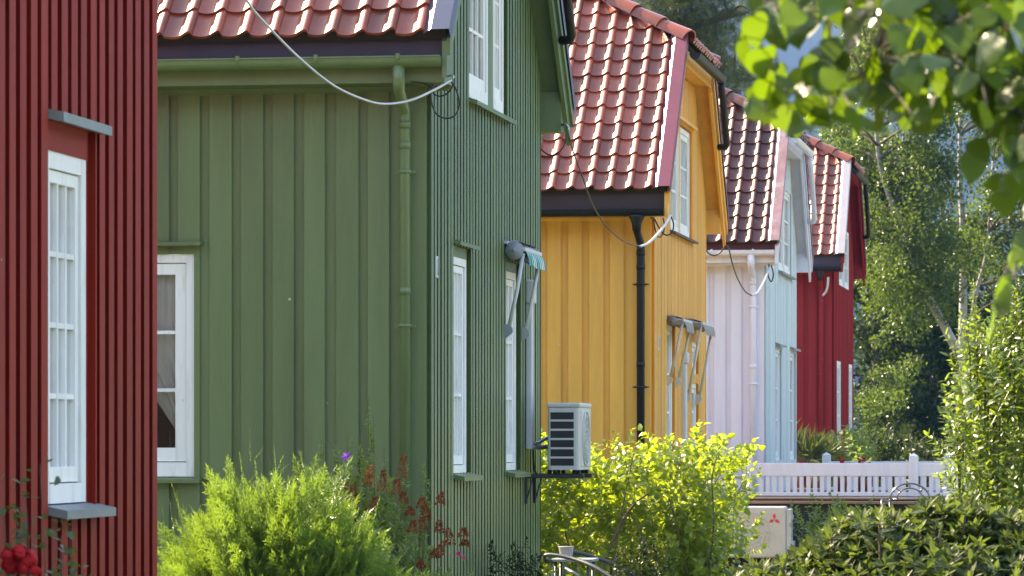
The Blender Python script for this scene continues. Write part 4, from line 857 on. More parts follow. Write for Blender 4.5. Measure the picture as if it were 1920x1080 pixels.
# --- golden thuja in front of the green garden wall
def thuja():
    Z0 = 19.2; px2 = Z0 / FPX; base = P(505, 820, Z0); base.z = 0
    t = plant('thuja_bush', 'round golden thuja bush in front of the green garden wall', 'bush', base)
    def spray(n=8, L=0.15, l0=0.055, w=0.2, sub=True):
        V, F = leaf_s(1, w, 0.1, 0.05); pos, dirs, sz = [], [], []
        for i in range(n):
            u = (i + 0.5) / n
            for s in (-1, 1):
                l = l0 * (1 - u * 0.7) * rng.uniform(0.7, 1.25); a = 0.7 + rng.normal(0, 0.12)
                d = np.array([s * math.sin(a), rng.normal(0, .15), math.cos(a)]); pos.append([0, 0, u * L]); dirs.append(d); sz.append(l)
                for q in (0.35, 0.7) if sub else ():
                    for s2 in (-1, 1):
                        a2 = a + s2 * 0.65; pos.append(np.array([0, 0, u * L]) + d * l * q); dirs.append([s * math.sin(a2), rng.normal(0, .2), math.cos(a2)]); sz.append(l * 0.5)
        for q in np.arange(0, 1, .12): pos.append([0, 0, L * q]); dirs.append([rng.normal(0, .1), rng.normal(0, .1), 1]); sz.append(0.03)
        fr = leaf_frames(dirs, np.tile([0, 1.0, 0], (len(dirs), 1)), 0.3)
        return place(V, F, pos, fr, np.array(sz))
    SP = [spray(12, 0.24, 0.03, 0.2, False) for _ in range(4)]
    T = [spray() for _ in range(5)]
    N = 5000; pos, dirs, sc = [], [], []
    cx = 0; A, Bq, Cq = 0.72, 0.62, 1.0; ctr = np.array([0, 0, 0.88])
    lobes = [(np.array([0.06, 0, 0.72]), (0.60, 0.6, 0.70)), (np.array([-0.50, 0.1, 0.38]), (0.40, 0.45, 0.50)), (np.array([0.62, -0.05, 0.32]), (0.42, 0.42, 0.48)), (np.array([0.02, -0.25, 0.62]), (0.46, 0.4, 0.62)), (np.array([0.38, -0.2, 0.55]), (0.40, 0.4, 0.55))]
    lobes = [(c * np.array([.9, .9, .97]) + np.array([0, 0, .10]), tuple(v * .9 for v in r)) for c, r in lobes]
    while len(pos) < N:
        c, r = lobes[rng.integers(0, len(lobes))]
        d = rng.normal(0, 1, 3); d /= np.linalg.norm(d)
        if d[2] < -0.55 or d[1] > 0.75: continue
        q = rng.uniform(0.62, 1.0) ** 0.6 * (1 + 0.09 * math.sin(d[0] * 9 + d[2] * 6) + 0.07 * math.sin(d[0] * 17 - d[2] * 13 + 2))
        p = c + d * np.array(r) * q
        if p[2] < 0.05: continue
        pos.append(p); dirs.append(d * 1.0 + np.array([0, -0.05, 0.5]) + rng.normal(0, .28, 3)); sc.append(rng.uniform(0.8, 1.6))
    sp = []
    for (px, py) in ((478, 808), (463, 850), (520, 838), (497, 852), (545, 862), (558, 868), (580, 872), (605, 868), (448, 868), (430, 895), (410, 912), (345, 920), (362, 905), (330, 935), (650, 930), (690, 985), (720, 1000), (600, 905), (535, 885), (490, 880), (455, 890), (660, 955), (740, 1040), (320, 950), (590, 895)):
        p = P(px, py, Z0 + rng.uniform(-0.3, 0.2)) - base; tip = np.array(p)
        L = rng.uniform(.12, .3); sp.append((tip - np.array([rng.normal(0, .03), 0, L]), [rng.normal(0, .25), rng.normal(0, .15), 1], L / .24))
        for k in range(2): sp.append((tip - np.array([rng.normal(0, .02), 0, L * rng.uniform(.9, 1.1)]), [rng.normal(0, .6), rng.normal(0, .3), 1], L / .24 * rng.uniform(.35, .6)))
    for i in range(130):
        d = rng.normal(0, 1, 3); d[2] = abs(d[2]) * .9 + .2; d[1] = -abs(d[1]) * .6; d /= np.linalg.norm(d); c, r = lobes[rng.integers(0, len(lobes))]
        sp.append((c + d * np.array(r) * .97, d + [0, 0, .7] + rng.normal(0, .25, 3), rng.uniform(.5, .95)))
    A2 = scatter(SP, [q[0] for q in sp], [q[1] for q in sp], np.array([q[2] for q in sp]))
    V, F = merge([scatter(T, pos, dirs, np.array(sc)), A2]); np_mesh('foliage', V, F, LM['thuja'], t)
    stems(t, M['bark'], [([(rng.uniform(-.1, .1), rng.uniform(-.1, .1), 0), (x * .5, y * .5, .5), (x, y, z)], 0.025, 0.006) for x, y, z in [(rng.uniform(-.55, .55), rng.uniform(-.35, .35), rng.uniform(.7, 1.3)) for _ in range(14)]])
thuja()

# --- spirea with brown spent spikes at the corner of the green house
def spirea():
    Z0 = 21.9; base = P(735, 820, Z0); base.z = 0
    t = plant('spirea_bush', 'loose dark green shrub with rusty brown flower spikes at the green corner', 'bush', base)
    T = [shoot(0.28, 20, 0.066, 0.55, 0.4, 1, 0.6, stem=0.003) for _ in range(5)]
    pos, dirs, sc = [], [], []; chains = []
    for i in range(1900):
        x = rng.uniform(-.52, .46); top = 0.86 + 0.62 * max(0, 1 - abs(x + 0.2) / 0.36) - 0.18 * max(0, (x - .05) / .5) + rng.normal(0, .07)
        z = top * rng.uniform(0.12, 1.0) ** 0.6; y = rng.normal(0, .2)
        pos.append([x, y, z - .12]); dirs.append([rng.normal(x * .5, .35), rng.normal(-.1, .35), 1.0]); sc.append(rng.uniform(.6, 1.05))
    for (px, py) in ((690, 745), (700, 780), (604, 795), (650, 800), (630, 815), (672, 815), (720, 840), (760, 850), (790, 905), (800, 850)):
        tip = np.array(P(px, py, Z0) - base)
        for k in range(3): pos.append(tip - np.array([0, 0, .22 + .15 * k])); dirs.append([rng.normal(0, .12), rng.normal(0, .1), 1]); sc.append(.55 + .15 * k)
        chains.append(([(tip[0] * .6, 0.05, 0.1), (tip[0] * .85, 0.02, .6), tuple(tip)], 0.006, 0.0015))
    V, F = scatter(T, pos, dirs, np.array(sc)); np_mesh('foliage', V, F, LM['spirea'], t); stems(t, M['bark'], chains)
    lv, lf = leaf_s(1, 0.6, 0.2, 0)
    for (px, py, h) in ((688, 895, 36), (715, 905, 38), (752, 878, 36), (742, 915, 26), (640, 920, 30), (665, 930, 34), (825, 938, 24), (790, 945, 18), (770, 960, 16), (758, 935, 20), (800, 965, 24), (868, 1000, 16), (846, 1010, 30), (822, 1030, 26), (772, 990, 22), (795, 985, 26), (823, 990, 22), (870, 1020, 12), (693, 945, 26), (660, 1035 - 90, 18), (815, 1040, 16), (790, 1060, 14)):
        s = Z0 / FPX; c = np.array(P(px, py + h / 2, Z0 - rng.uniform(.2, .45)) - base); lean = np.array([rng.normal(0.1, .2), 0, 1]); lean /= np.linalg.norm(lean); q = 170
        u = rng.uniform(0, 1, q); rad = (1 - u) ** .8 * 0.019 + 0.004; a = rng.uniform(0, 6.28, q)
        pp = c + lean * (u * h * s * 1.1)[:, None] + np.stack([np.cos(a) * rad, np.sin(a) * rad, np.zeros(q)], 1)
        dd = np.stack([np.cos(a) * .8, np.sin(a) * .8, np.full(q, .6)], 1)
        V, F = place(lv, lf, pp, leaf_frames(dd, jit=.8), rng.uniform(.010, .02, q)); np_mesh('flower_spike', V, F, M['panicle'], t)
    for (px, py, m, k, sz) in ((650, 857, 'violet', 6, .034), (860, 1038, 'pink', 9, .02), (870, 1046, 'pink', 8, .016)):
        c = np.array(P(px, py, Z0 - .4) - base); a = np.arange(k) / k * 6.28; dd = np.stack([np.cos(a), np.full(k, -.5) + rng.normal(0, .2, k), np.sin(a)], 1)
        V, F = place(*leaf_v(1, .5), np.tile(c, (k, 1)), leaf_frames(dd, np.tile([0, -1.0, 0.3], (k, 1)), .2), rng.uniform(.8, 1.2, k) * sz); np_mesh('flower', V, F, M[m], t)
spirea()

# --- rose bush before the red house
def roses():
    Z0 = 12.6; base = P(60, 820, Z0); base.z = 0
    t = plant('rose_bush', 'rose bush with dark red blooms in the lower left corner', 'rose bush', base)
    pos, dirs, sc = [], [], []; chains = []
    pts = [(75, 870, 3), (5, 885, 4), (48, 930, 5), (85, 990, 8), (65, 985, 6), (115, 1005, 6), (130, 985, 4), (20, 1000, 5), (140, 1075, 8), (118, 1040, 6), (60, 1030, 6), (5, 960, 5), (30, 960, 3), (50, 955, 3), (150, 1085, 6), (100, 1070, 6), (10, 1060, 6), (85, 1100, 10), (40, 1110, 12), (130, 1110, 10)]
    for px, py, n in pts:
        p = np.array(P(px, py, Z0 + rng.uniform(-.15, .15)) - base); chains.append(([(p[0] * .5, .1, 0.05), (p[0] * .8, .05, p[2] * .6), tuple(p)], .004, .0012))
        for k in range(n): pos.append(p + rng.normal(0, .028, 3)); dirs.append([rng.normal(0, 1), rng.normal(-.3, .7), rng.normal(-.1, .5)]); sc.append(rng.uniform(.026, .046))
    for i in range(160): pos.append(np.array([rng.uniform(-.3, .2), rng.uniform(-.1, .25), rng.uniform(.3, 1.18)])); dirs.append(rng.normal(0, 1, 3)); sc.append(rng.uniform(.03, .045))
    V, F = place(*leaf_v(1, .62, .15, .15, .45), pos, leaf_frames(dirs, jit=.5), np.array(sc)); np_mesh('foliage', V, F, LM['rose'], t); stems(t, M['bark'], chains)
    for (px, py, r) in ((36, 1036, 19), (54, 1048, 20), (22, 1060, 21), (42, 1066, 14), (66, 1070, 13), (12, 1040, 14)):
        c = np.array(P(px, py, Z0 - .2 + rng.uniform(-.05, .05)) - base); rr = r * Z0 / FPX; k = 46
        d = rng.normal(0, 1, (k, 3)); d[:, 1] -= .35; d /= np.linalg.norm(d, axis=1, keepdims=True); lay = rng.uniform(.35, 1, k)
        tang = np.cross(d, rng.normal(0, 1, (k, 3))); tang /= np.linalg.norm(tang, axis=1, keepdims=True)
        V, F = place(*leaf_v(1, 1.1, -.12, .25, .55), c + d * (lay * rr * .8)[:, None] - tang * (rr * .5), leaf_frames(tang + d * .15, d, .15), np.full(k, rr * 1.05)); np_mesh('rose_bloom', V, F, M['petal_red'], t)
roses()

# --- bright hedge between the green and the yellow house
def hedge():
    y0, y1 = 29.6, 32.2; xr = -2.95; xl = -6.2
    t = plant('hedge', 'bright yellow green leafy hedge between the green and the yellow house', 'hedge', ((xl + xr) / 2, (y0 + y1) / 2, 0)); o = np.array(t.location)
    T = [shoot(0.28, 11, 0.082, 0.72, 0.25, 1, .7, stem=.003, leaf=leaf_v, droop=.18) for _ in range(6)]
    pos, dirs, sc = [], [], []
    def top(x): return 1.62 + .10 * math.sin(x * 2.3 + 1) + .07 * math.sin(x * 5.1) + .05 * math.sin(x * 11) + (.10 if -4.1 < x < -3.4 else 0)
    for i in range(2300):
        x = rng.uniform(xl, xr); y = y0 + (y1 - y0) * rng.uniform(0, 1) ** 1.5; h = top(x); z = h * rng.uniform(.08, 1) ** .75 - .08
        edge = 0.10 * math.sin(z * 9) + .07 * math.sin(z * 17 + y * 4)
        if x > xr - .08 + edge - .12 * max(0, z - 1.4): continue
        if z < 0.75 and rng.uniform() < 0.25: continue
        ox = 0.5 if x > xr - .35 else 0
        pos.append([x, y, z]); dirs.append([rng.normal(ox, .6), rng.normal(-.25, .6), .75]); sc.append(rng.uniform(.65, 1.15))
    for i in range(260):
        pos.append([rng.uniform(xr - .5, xr - .17), rng.uniform(y0, y0 + .9), rng.uniform(.1, 1.1)]); dirs.append([rng.normal(.1, .5), rng.normal(-.3, .5), .8]); sc.append(rng.uniform(.6, 1.0))
    for (px, py) in ((1175, 812), (1190, 822), (1345, 825), (1250, 828), (1300, 830), (1410, 838), (1140, 838), (1060, 850), (1100, 845), (1160, 820), (1380, 838)):
        p = np.array(P(px, py, 30.2)); 
        for k in range(4): pos.append(p - [0, 0, .18 + .12 * k] + rng.normal(0, .05, 3)); dirs.append([rng.normal(0, .3), rng.normal(0, .3), 1]); sc.append(.7 + .1 * k)
    V, F = scatter(T, np.array(pos) - o, np.array(dirs), np.array(sc)); np_mesh('foliage', V, F, LM['hedge'], t)
    ch = []
    for (pts, r) in (([(1125, 1075), (1155, 1000), (1185, 950), (1215, 925)], .014), ([(1150, 1080), (1160, 990), (1178, 900), (1188, 850)], .008), ([(1330, 1080), (1338, 980), (1335, 900), (1345, 850)], .008), ([(1290, 1080), (1270, 990), (1250, 920)], .008), ([(1210, 1080), (1205, 1010), (1180, 960)], .007)):
        ch.append(([tuple(np.array(P(a, b, 29.75)) - o) for a, b in pts], r, r * .5))
    for i in range(26):
        x, y = rng.uniform(xl, xr - .2), rng.uniform(y0 + .1, y1); ch.append(([(x - o[0], y - o[1], 0), (x + rng.normal(0, .1) - o[0], y - o[1], .7), (x + rng.normal(0, .2) - o[0], y - o[1], 1.45)], .012, .004))
    stems(t, M['bark'], ch)
hedge()

# --- rhododendron, lower right
def rhodo():
    Z0 = 17.0
    outline = [(1330, 1110), (1400, 1070), (1450, 1065), (1490, 1045), (1530, 1020), (1570, 975), (1625, 970), (1660, 960), (1700, 975), (1740, 945), (1800, 950), (1850, 960), (1925, 975)]
    base = P(1680, 820, Z0); base.z = 0
    t = plant('rhododendron', 'broad rhododendron with long leathery leaf whorls in the lower right', 'bush', base)
    def whorl(n=9):
        V, F = leaf_v(1, .34, .1, .1, .6); a = np.arange(n) / n * 6.28 + rng.normal(0, .2, n); e = rng.uniform(0.0, 1.05, n)
        d = np.stack([np.cos(a) * np.cos(e), np.sin(a) * np.cos(e), np.sin(e)], 1)
        p1 = place(V, F, np.zeros((n, 3)), leaf_frames(d, jit=.15), rng.uniform(.052, .088, n))
        n2 = 5; a = rng.uniform(0, 6.28, n2); d = np.stack([np.cos(a), np.sin(a), rng.uniform(-.4, .2, n2)], 1)
        p2 = place(V, F, np.tile([0, 0, -.05], (n2, 1)), leaf_frames(d, jit=.2), rng.uniform(.052, .088, n2)); return merge([p1, p2])
    T = [whorl(int(rng.integers(7, 11))) for _ in range(7)]
    pos, dirs, sc = [], [], []
    ox = [p[0] for p in outline]; oy = [p[1] for p in outline]
    for i in range(2700):
        px = rng.uniform(1310, 1990); Z = Z0 + rng.uniform(-.9, .9); yt = np.interp(px, ox, oy); py = yt + 8 + (1400 - yt) * rng.uniform(0, 1) ** 1.9
        front = (py - yt) / 400; Z = Z0 + .5 - 1.4 * min(1, front * 1.6) + rng.normal(0, .18)
        p = np.array(P(px, py, Z) - base); 
        if p[2] < .05: continue
        pos.append(p); dirs.append([rng.normal(0, .4), rng.normal(-.3, .4), 1]); sc.append(rng.uniform(.75, 1.2))
    V, F = scatter(T, pos, dirs, np.array(sc)); np_mesh('foliage', V, F, LM['rhodo'], t)
    stems(t, M['bark'], [([(rng.uniform(-.3, .3), 0, 0), (p[0] * .6, p[1] * .6, p[2] * .5), tuple(p)], .014, .005) for p in pos[::14]])
rhodo()

# --- tall upright shrub at the right edge
def shrub():
    Z0 = 18.2; base = P(1905, 820, Z0); base.z = 0
    t = plant('tall_shrub', 'tall upright shrub with pointed bright shoots at the right edge', 'bush', base)
    T = [shoot(.30, 16, .068, .36, .35, 2, .7, stem=.003, leaf=leaf_v, droop=.15) for _ in range(6)]
    pos, dirs, sc = [], [], []; ch = []
    ox = [1785, 1805, 1825, 1845, 1880, 1930, 2000]; oy = [820, 760, 690, 640, 610, 600, 590]
    for i in range(950):
        px = rng.uniform(1790, 2060); yt = np.interp(px, ox, oy); py = yt + 60 + (1180 - yt) * rng.uniform(0, 1) ** 1.25; Z = Z0 + rng.normal(0, .3)
        if px < 1793 + max(0, (py - 930)) * .25 + rng.normal(0, 8): continue
        p = np.array(P(px, py, Z) - base); pos.append(p); dirs.append([rng.normal(-.15, .45), rng.normal(-.15, .4), 1]); sc.append(rng.uniform(.6, 1.05))
    for (tx, ty, bx, by) in ((1826, 525, 1838, 760), (1898, 575, 1885, 760), (1788, 640, 1800, 800), (1862, 545, 1862, 740), (1905, 520, 1910, 700), (1848, 620, 1850, 800), (1780, 745, 1800, 850), (1875, 640, 1870, 800)):
        a = np.array(P(tx, ty, Z0 - .1) - base); b = np.array(P(bx, by, Z0) - base); ch.append(([tuple(b - [0, 0, .4]), tuple((a + b) / 2 + [.01, 0, 0]), tuple(a)], .006, .0018))
        L = np.linalg.norm(a - b)
        for k in range(int(L / .075)): u = k * .075 / L; q = a + (b - a) * u; pos.append(q - [0, 0, .10]); dirs.append([rng.normal(0, .12), rng.normal(0, .12), 1]); sc.append(.33 + .45 * u)
    for (tx, ty, bx, by) in ((1826, 528, 1832, 700), (1812, 600, 1820, 740), (1842, 580, 1846, 720), (1884, 560, 1880, 700), (1900, 535, 1902, 680), (1866, 600, 1866, 720), (1795, 690, 1806, 780), (1915, 560, 1915, 700)):
        a = np.array(P(tx, ty + 20, Z0 - .2) - base); b = np.array(P(bx, by, Z0 - .1) - base); ch.append(([tuple(b - [0, 0, .2]), tuple((a + b) / 2 + [.008, 0, 0]), tuple(a)], .005, .0018)); L = np.linalg.norm(a - b)
        for k in range(int(L / .045)): u = k * .045 / L; q = a + (b - a) * u; pos.append(q - [0, 0, .05]); dirs.append([rng.normal(0, .3), rng.normal(0, .3), 1]); sc.append(.42 + .4 * u)
    V, F = scatter(T, pos, dirs, np.array(sc)); np_mesh('foliage', V, F, LM['shrub'], t)
    stems(t, M['bark'], ch + [([(rng.uniform(-.1, .1), rng.uniform(-.1, .1), 0), (p[0] * .5, p[1], p[2] * .5), tuple(p)], .01, .003) for p in pos[:40]])
shrub()

# --- low plants at the foot of the green street wall
def low(px0, px1, pyt, Z0, n, label, key, ll=.05):
    base = P((px0 + px1) / 2, 820, Z0); base.z = 0
    t = plant('low_plant', label, 'plant', base); T = [shoot(.2, 12, ll, .5, .3, 1, .7, stem=.002) for _ in range(4)]; pos, dirs, sc = [], [], []
    for i in range(n):
        px = rng.uniform(px0, px1); u = (px - px0) / (px1 - px0); yt = pyt + 50 * abs(u - .45) + rng.normal(0, 8); p = np.array(P(px, yt + 35 + (1290 - yt) * rng.uniform(0, 1) ** 1.5, Z0 + rng.normal(0, .12)) - base)
        if p[2] < .02: continue
        pos.append(p); dirs.append([rng.normal(0, .4), rng.normal(-.1, .4), 1]); sc.append(rng.uniform(.6, 1.1))
    V, F = scatter(T, pos, dirs, np.array(sc)); np_mesh('foliage', V, F, LM[key], t)
    return t
low(925, 1018, 1022, 25.6, 130, 'small dark leafy plant at the foot of the green street wall', 'dark')
low(1150, 1260, 1010, 28.0, 190, 'dark leafed plant beside the tube chair below the hedge', 'dark')
low(1500, 1640, 948, 24.5, 260, 'fine leaved small bush between the heat pump and the rhododendron', 'spirea', .05)
low(1015, 1120, 1062, 27.2, 90, 'brownish low plant in front of the tube chair', 'spirea', .04)

# --- strap leaved plant on the terrace and the dark bushes behind it
def yucca():
    Z0 = 52.5; base = P(1520, 820, Z0); base.z = E - .715
    t = plant('yucca', 'strap leaved fan of green leaves beside the light blue wall', 'plant', base)
    V, F = leaf_s(1, .05, .2, .12, .5); pos, dirs, sc = [], [], []
    for (px, py, n, l) in ((1490, 850, 70, .42), (1520, 862, 90, .42), (1548, 858, 70, .36), (1475, 830, 40, .34)):
        c = np.array(P(px, py, Z0 + rng.normal(0, .1)) - base)
        for k in range(n): pos.append(c + rng.normal(0, .05, 3)); dirs.append([rng.normal(0, .75), rng.normal(0, .5), abs(rng.normal(.75, .4))]); sc.append(l * rng.uniform(.6, 1.25))
    V, F = place(V, F, pos, leaf_frames(dirs, jit=.4), np.array(sc)); np_mesh('foliage', V, F, LM['yucca'], t)
    stems(t, M['bark'], [([(x * .6, 0, 0), (x, 0, .3)], .04, .03) for x in (-.2, 0.05, .2)])
yucca()
def bushrow(px0, px1, pyt, Z0, n, label, key='dark', name='garden_bush', wob=18):
    base = P((px0 + px1) / 2, 820, Z0); base.z = 0
    t = plant(name, label, 'bush', base, 'dark bushes behind the white fence'); T = [shoot(.35, 12, .11, .6, .25, 1, .7) for _ in range(4)]; pos, dirs, sc = [], [], []
    ph = rng.uniform(0, 6)
    for i in range(n):
        px = rng.uniform(px0, px1); u = (px - px0) / (px1 - px0); yt = pyt + wob * math.sin(u * 5 + ph) + 60 * max(0, abs(u - .5) - .35) / .15; p = np.array(P(px, yt + 25 + (1000 - yt) * rng.uniform(0, 1) ** 1.2, Z0 + rng.normal(0, .5)) - base)
        if p[2] < .05: continue
        pos.append(p); dirs.append([rng.normal(0, .5), rng.normal(-.1, .5), .8]); sc.append(rng.uniform(.7, 1.2))
    V, F = scatter(T, pos, dirs, np.array(sc)); np_mesh('foliage', V, F, LM[key], t)
    stems(t, M['bark'], [([(rng.normal(0, .1), 0, 0), (rng.normal(0, .4), 0, .9)], .03, .015) for _ in range(5)])
bushrow(1540, 1625, 815, 57.2, 330, 'low dark bush in front of the far red house', 'spirea')
bushrow(1605, 1710, 800, 66, 420, 'dark rounded bush just right of the far red house')
bushrow(1690, 1830, 812, 64, 420, 'wide dark bush behind the right end of the white fence')

# flower boxes' red blooms behind the white fence
for (px, py) in ((1577, 869), (1619, 866)):
    c = P(px, py, 49.6); t = plant('potted_flower', ('pink red flower in a pot behind the fence near its middle post' if px < 1600 else 'red flower in a pot behind the fence, right of the pink one'), 'flower', Vector((c.x, c.y, E - .715)), 'potted flowers behind the fence')
    h = c.z - (E - .715); k = 26; d = rng.normal(0, 1, (k, 3)); d[:, 2] = np.abs(d[:, 2])
    V, F = place(*leaf_v(1, .8), np.tile([0, 0, h], (k, 1)) + rng.normal(0, .025, (k, 3)), leaf_frames(d), rng.uniform(.03, .06, k)); np_mesh('bloom', V, F, M['petal_red'], t)
    k = 40; d = rng.normal(0, 1, (k, 3)); V, F = place(*leaf_s(1, .6), np.stack([rng.normal(0, .06, k), rng.normal(0, .06, k), rng.uniform(.16, max(.2, h - .02), k)], 1), leaf_frames(d), rng.uniform(.05, .08, k)); np_mesh('foliage', V, F, LM['rose'], t)
    b = MB(); b.tube([(0, 0, 0.0), (0, 0, .16), (0, 0, .17)], [.07, .095, .09], 14); b.build('pot', M['tile'], t)

# ------------------------------------------------------------------ trees
def tree(name, label, base, trunkpts, clumps, key, bark, nl, ls, group=None, r0=.16, leafw=.7, droop=.4, tufts=None, limbs=True):
    """trunkpts: lists of world points (trunk and limbs); clumps: (centre, radius) in world space"""
    t = plant(name, label, 'tree', base, group); o = np.array(base)
    b = MB()
    for i, pts in enumerate(trunkpts):
        q = spline([Vector(p) - Vector(base) for p in pts], 5); n = len(q); r = r0 if i == 0 else r0 * .45
        b.tube(q, [r * (1 - .8 * k / (n - 1)) + .012 for k in range(n)], 8)
    b.build('trunk', bark, t)
    if limbs:
        ch = []; tp = [np.array(p) for pts in trunkpts for p in spline([Vector(p) for p in pts], 4)]
        for c, r in clumps:
            if r < .45 and tufts is None: continue
            c = np.array(c); d = [np.linalg.norm((p - c) * [1, 1, 1.4]) + max(0, p[2] - c[2] + .2) * 3 for p in tp]; q = tp[int(np.argmin(d))]
            ch.append(([tuple(q - o), tuple((q + c) / 2 + [0, 0, .15] - o), tuple(c - o)], .035, .008))
        stems(t, M['bark'], ch, 'limb')
    tot = sum(r ** 2 for _, r in clumps); out = []
    LV, LF = leaf_s(1, leafw, .15, .1)
    for c, r in clumps:
        k = max(8, int(nl * r * r / tot)); c = np.array(c)
        d = rng.normal(0, 1, (k, 3)); d /= np.linalg.norm(d, axis=1, keepdims=True); rad = r * rng.uniform(0, 1, k) ** .55 * (1 + .25 * np.sin(d[:, 0] * 7 + c[0] * 5) * np.sin(d[:, 2] * 6))
        p = c + d * rad[:, None] * [1, 1, .8]; p[:, 2] -= droop * r * rng.uniform(0, 1, k) ** 2
        if tufts is None:
            dd = rng.normal(0, 1, (k, 3)); dd[:, 2] -= .5; out.append(place(LV, LF, p - o, leaf_frames(dd, jit=.9), ls * rng.uniform(.7, 1.3, k)))
        else:
            dd = d * .8 + rng.normal(0, .4, (k, 3)) + [0, 0, .35]; out.append(scatter(tufts, p - o, dd, rng.uniform(.7, 1.3, k)))
    V, F = merge(out); np_mesh('crown', V, F, LM[key], t)
    return t
def clump_px(region, Z, n, r0, r1, dz=1.5):
    """n clumps spread through a region (pixel polygon as x-range by row) at about Z"""
    out = []
    ys = [a[0] for a in region]; xl = [a[1] for a in region]; xr = [a[2] for a in region]
    for _ in range(n):
        py = rng.uniform(ys[0], ys[-1]); a, b = np.interp(py, ys, xl), np.interp(py, ys, xr); px = rng.uniform(a, b)
        out.append((tuple(P(px, py, Z + rng.normal(0, dz))), rng.uniform(r0, r1)))
    return out
def base_at(px, Z): p = P(px, 820, Z); p.z = 0; return p
Z1 = 82.0
b1 = base_at(1822, Z1)
tree('birch_tree', 'leaning birch whose pale trunk slants up to the left', b1,
     [[b1, P(1815, 720, Z1), P(1780, 630, Z1), P(1742, 560, Z1), P(1712, 490, Z1), P(1698, 430, Z1), P(1672, 380, Z1), P(1648, 300, Z1), P(1640, 180, Z1)]],
     clump_px([(-60, 1560, 1760), (180, 1545, 1790), (330, 1600, 1790), (480, 1640, 1780), (560, 1660, 1780)], Z1, 60, .35, .8, 1.0) + clump_px([(440, 1615, 1780), (850, 1605, 1800)], Z1, 28, .22, .42, 1.0), 'birch', M['birch_bark'], 34000, .085, 'birches at the end of the row', .12)
Z2 = 86.0; b2 = base_at(1836, Z2)
tree('birch_tree', 'upright birch with a pale double trunk near the right edge', b2,
     [[b2, P(1812, 730, Z2), P(1806, 640, Z2), P(1806, 540, Z2), P(1805, 430, Z2), P(1800, 300, Z2), P(1805, 80, Z2)], [P(1818, 690, Z2), P(1828, 560, Z2), P(1850, 470, Z2), P(1862, 300, Z2)]],
     clump_px([(-60, 1740, 1960), (200, 1760, 1990), (400, 1780, 2000), (560, 1800, 2000)], Z2, 55, .4, .85, 1.2), 'birch', M['birch_bark'], 30000, .085, 'birches at the end of the row', .13)
Z3 = 100.0; b3 = base_at(1690, Z3)
tree('birch_tree', 'farther birch with thin drooping twigs, standing behind the leaning birch', b3,
     [[b3, P(1700, 600, Z3), P(1690, 400, Z3), P(1700, 150, Z3)]],
     clump_px([(-100, 1540, 1700), (100, 1540, 1720), (220, 1560, 1740), (420, 1620, 1760), (600, 1640, 1740)], Z3, 44, .4, .85, 1.5), 'birch', M['birch_bark'], 24000, .095, 'birches at the end of the row', .11)
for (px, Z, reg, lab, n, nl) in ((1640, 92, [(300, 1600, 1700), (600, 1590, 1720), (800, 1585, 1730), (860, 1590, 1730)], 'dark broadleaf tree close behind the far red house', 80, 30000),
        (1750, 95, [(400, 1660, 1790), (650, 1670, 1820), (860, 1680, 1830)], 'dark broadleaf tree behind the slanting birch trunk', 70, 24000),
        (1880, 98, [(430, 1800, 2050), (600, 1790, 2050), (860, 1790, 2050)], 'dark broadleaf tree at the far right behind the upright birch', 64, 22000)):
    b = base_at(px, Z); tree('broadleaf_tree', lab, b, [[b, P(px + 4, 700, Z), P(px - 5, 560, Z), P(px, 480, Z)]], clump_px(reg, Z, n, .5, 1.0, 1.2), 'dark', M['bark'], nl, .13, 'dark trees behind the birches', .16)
# pine behind the yellow house
def tuft(n=22, L=.16):
    V, F = leaf_s(1, .06, .1, 0, .4); z = rng.uniform(0, .16, n); a = rng.uniform(0, 6.28, n); e = rng.uniform(.2, 1.2, n)
    d = np.stack([np.cos(a) * np.cos(e), np.sin(a) * np.cos(e), np.sin(e)], 1); return place(V, F, np.stack([z * 0, z * 0, z], 1), leaf_frames(d), L * rng.uniform(.6, 1, n))
Zp = 72.0; bp = base_at(1262, Zp)
cl = []
for (px, py, r) in ((1230, -20, .8), (1280, -10, .8), (1330, 10, .55), (1365, 30, .4), (1395, 28, .25), (1408, 20, .15), (1290, 50, .6), (1330, 60, .5), (1250, 40, .6), (1350, 85, .35), (1320, 95, .4), (1380, 60, .25), (1340, 120, .35), (1375, 125, .35), (1400, 130, .3), (1385, 160, .35), (1410, 170, .28), (1360, 140, .3), (1300, 80, .4), (1200, -40, .8), (1250, -90, 1.0), (1330, -60, .7), (1430, 160, .22), (1350, 165, .4), (1330, 140, .4)):
    cl.append((tuple(P(px, py, Zp + rng.normal(0, .4))), r))
tree('pine_tree', 'dark bushy pine rising behind the yellow house roof', bp, [[bp, P(1262, 500, Zp), P(1266, 200, Zp), P(1272, -150, Zp)], [P(1266, 160, Zp), P(1330, 150, Zp), P(1430, 150, Zp)], [P(1268, 60, Zp), P(1330, 40, Zp), P(1405, 22, Zp)]], cl, 'pine', M['bark'], 3300, 1, None, .22, tufts=[tuft() for _ in range(5)], droop=.1)

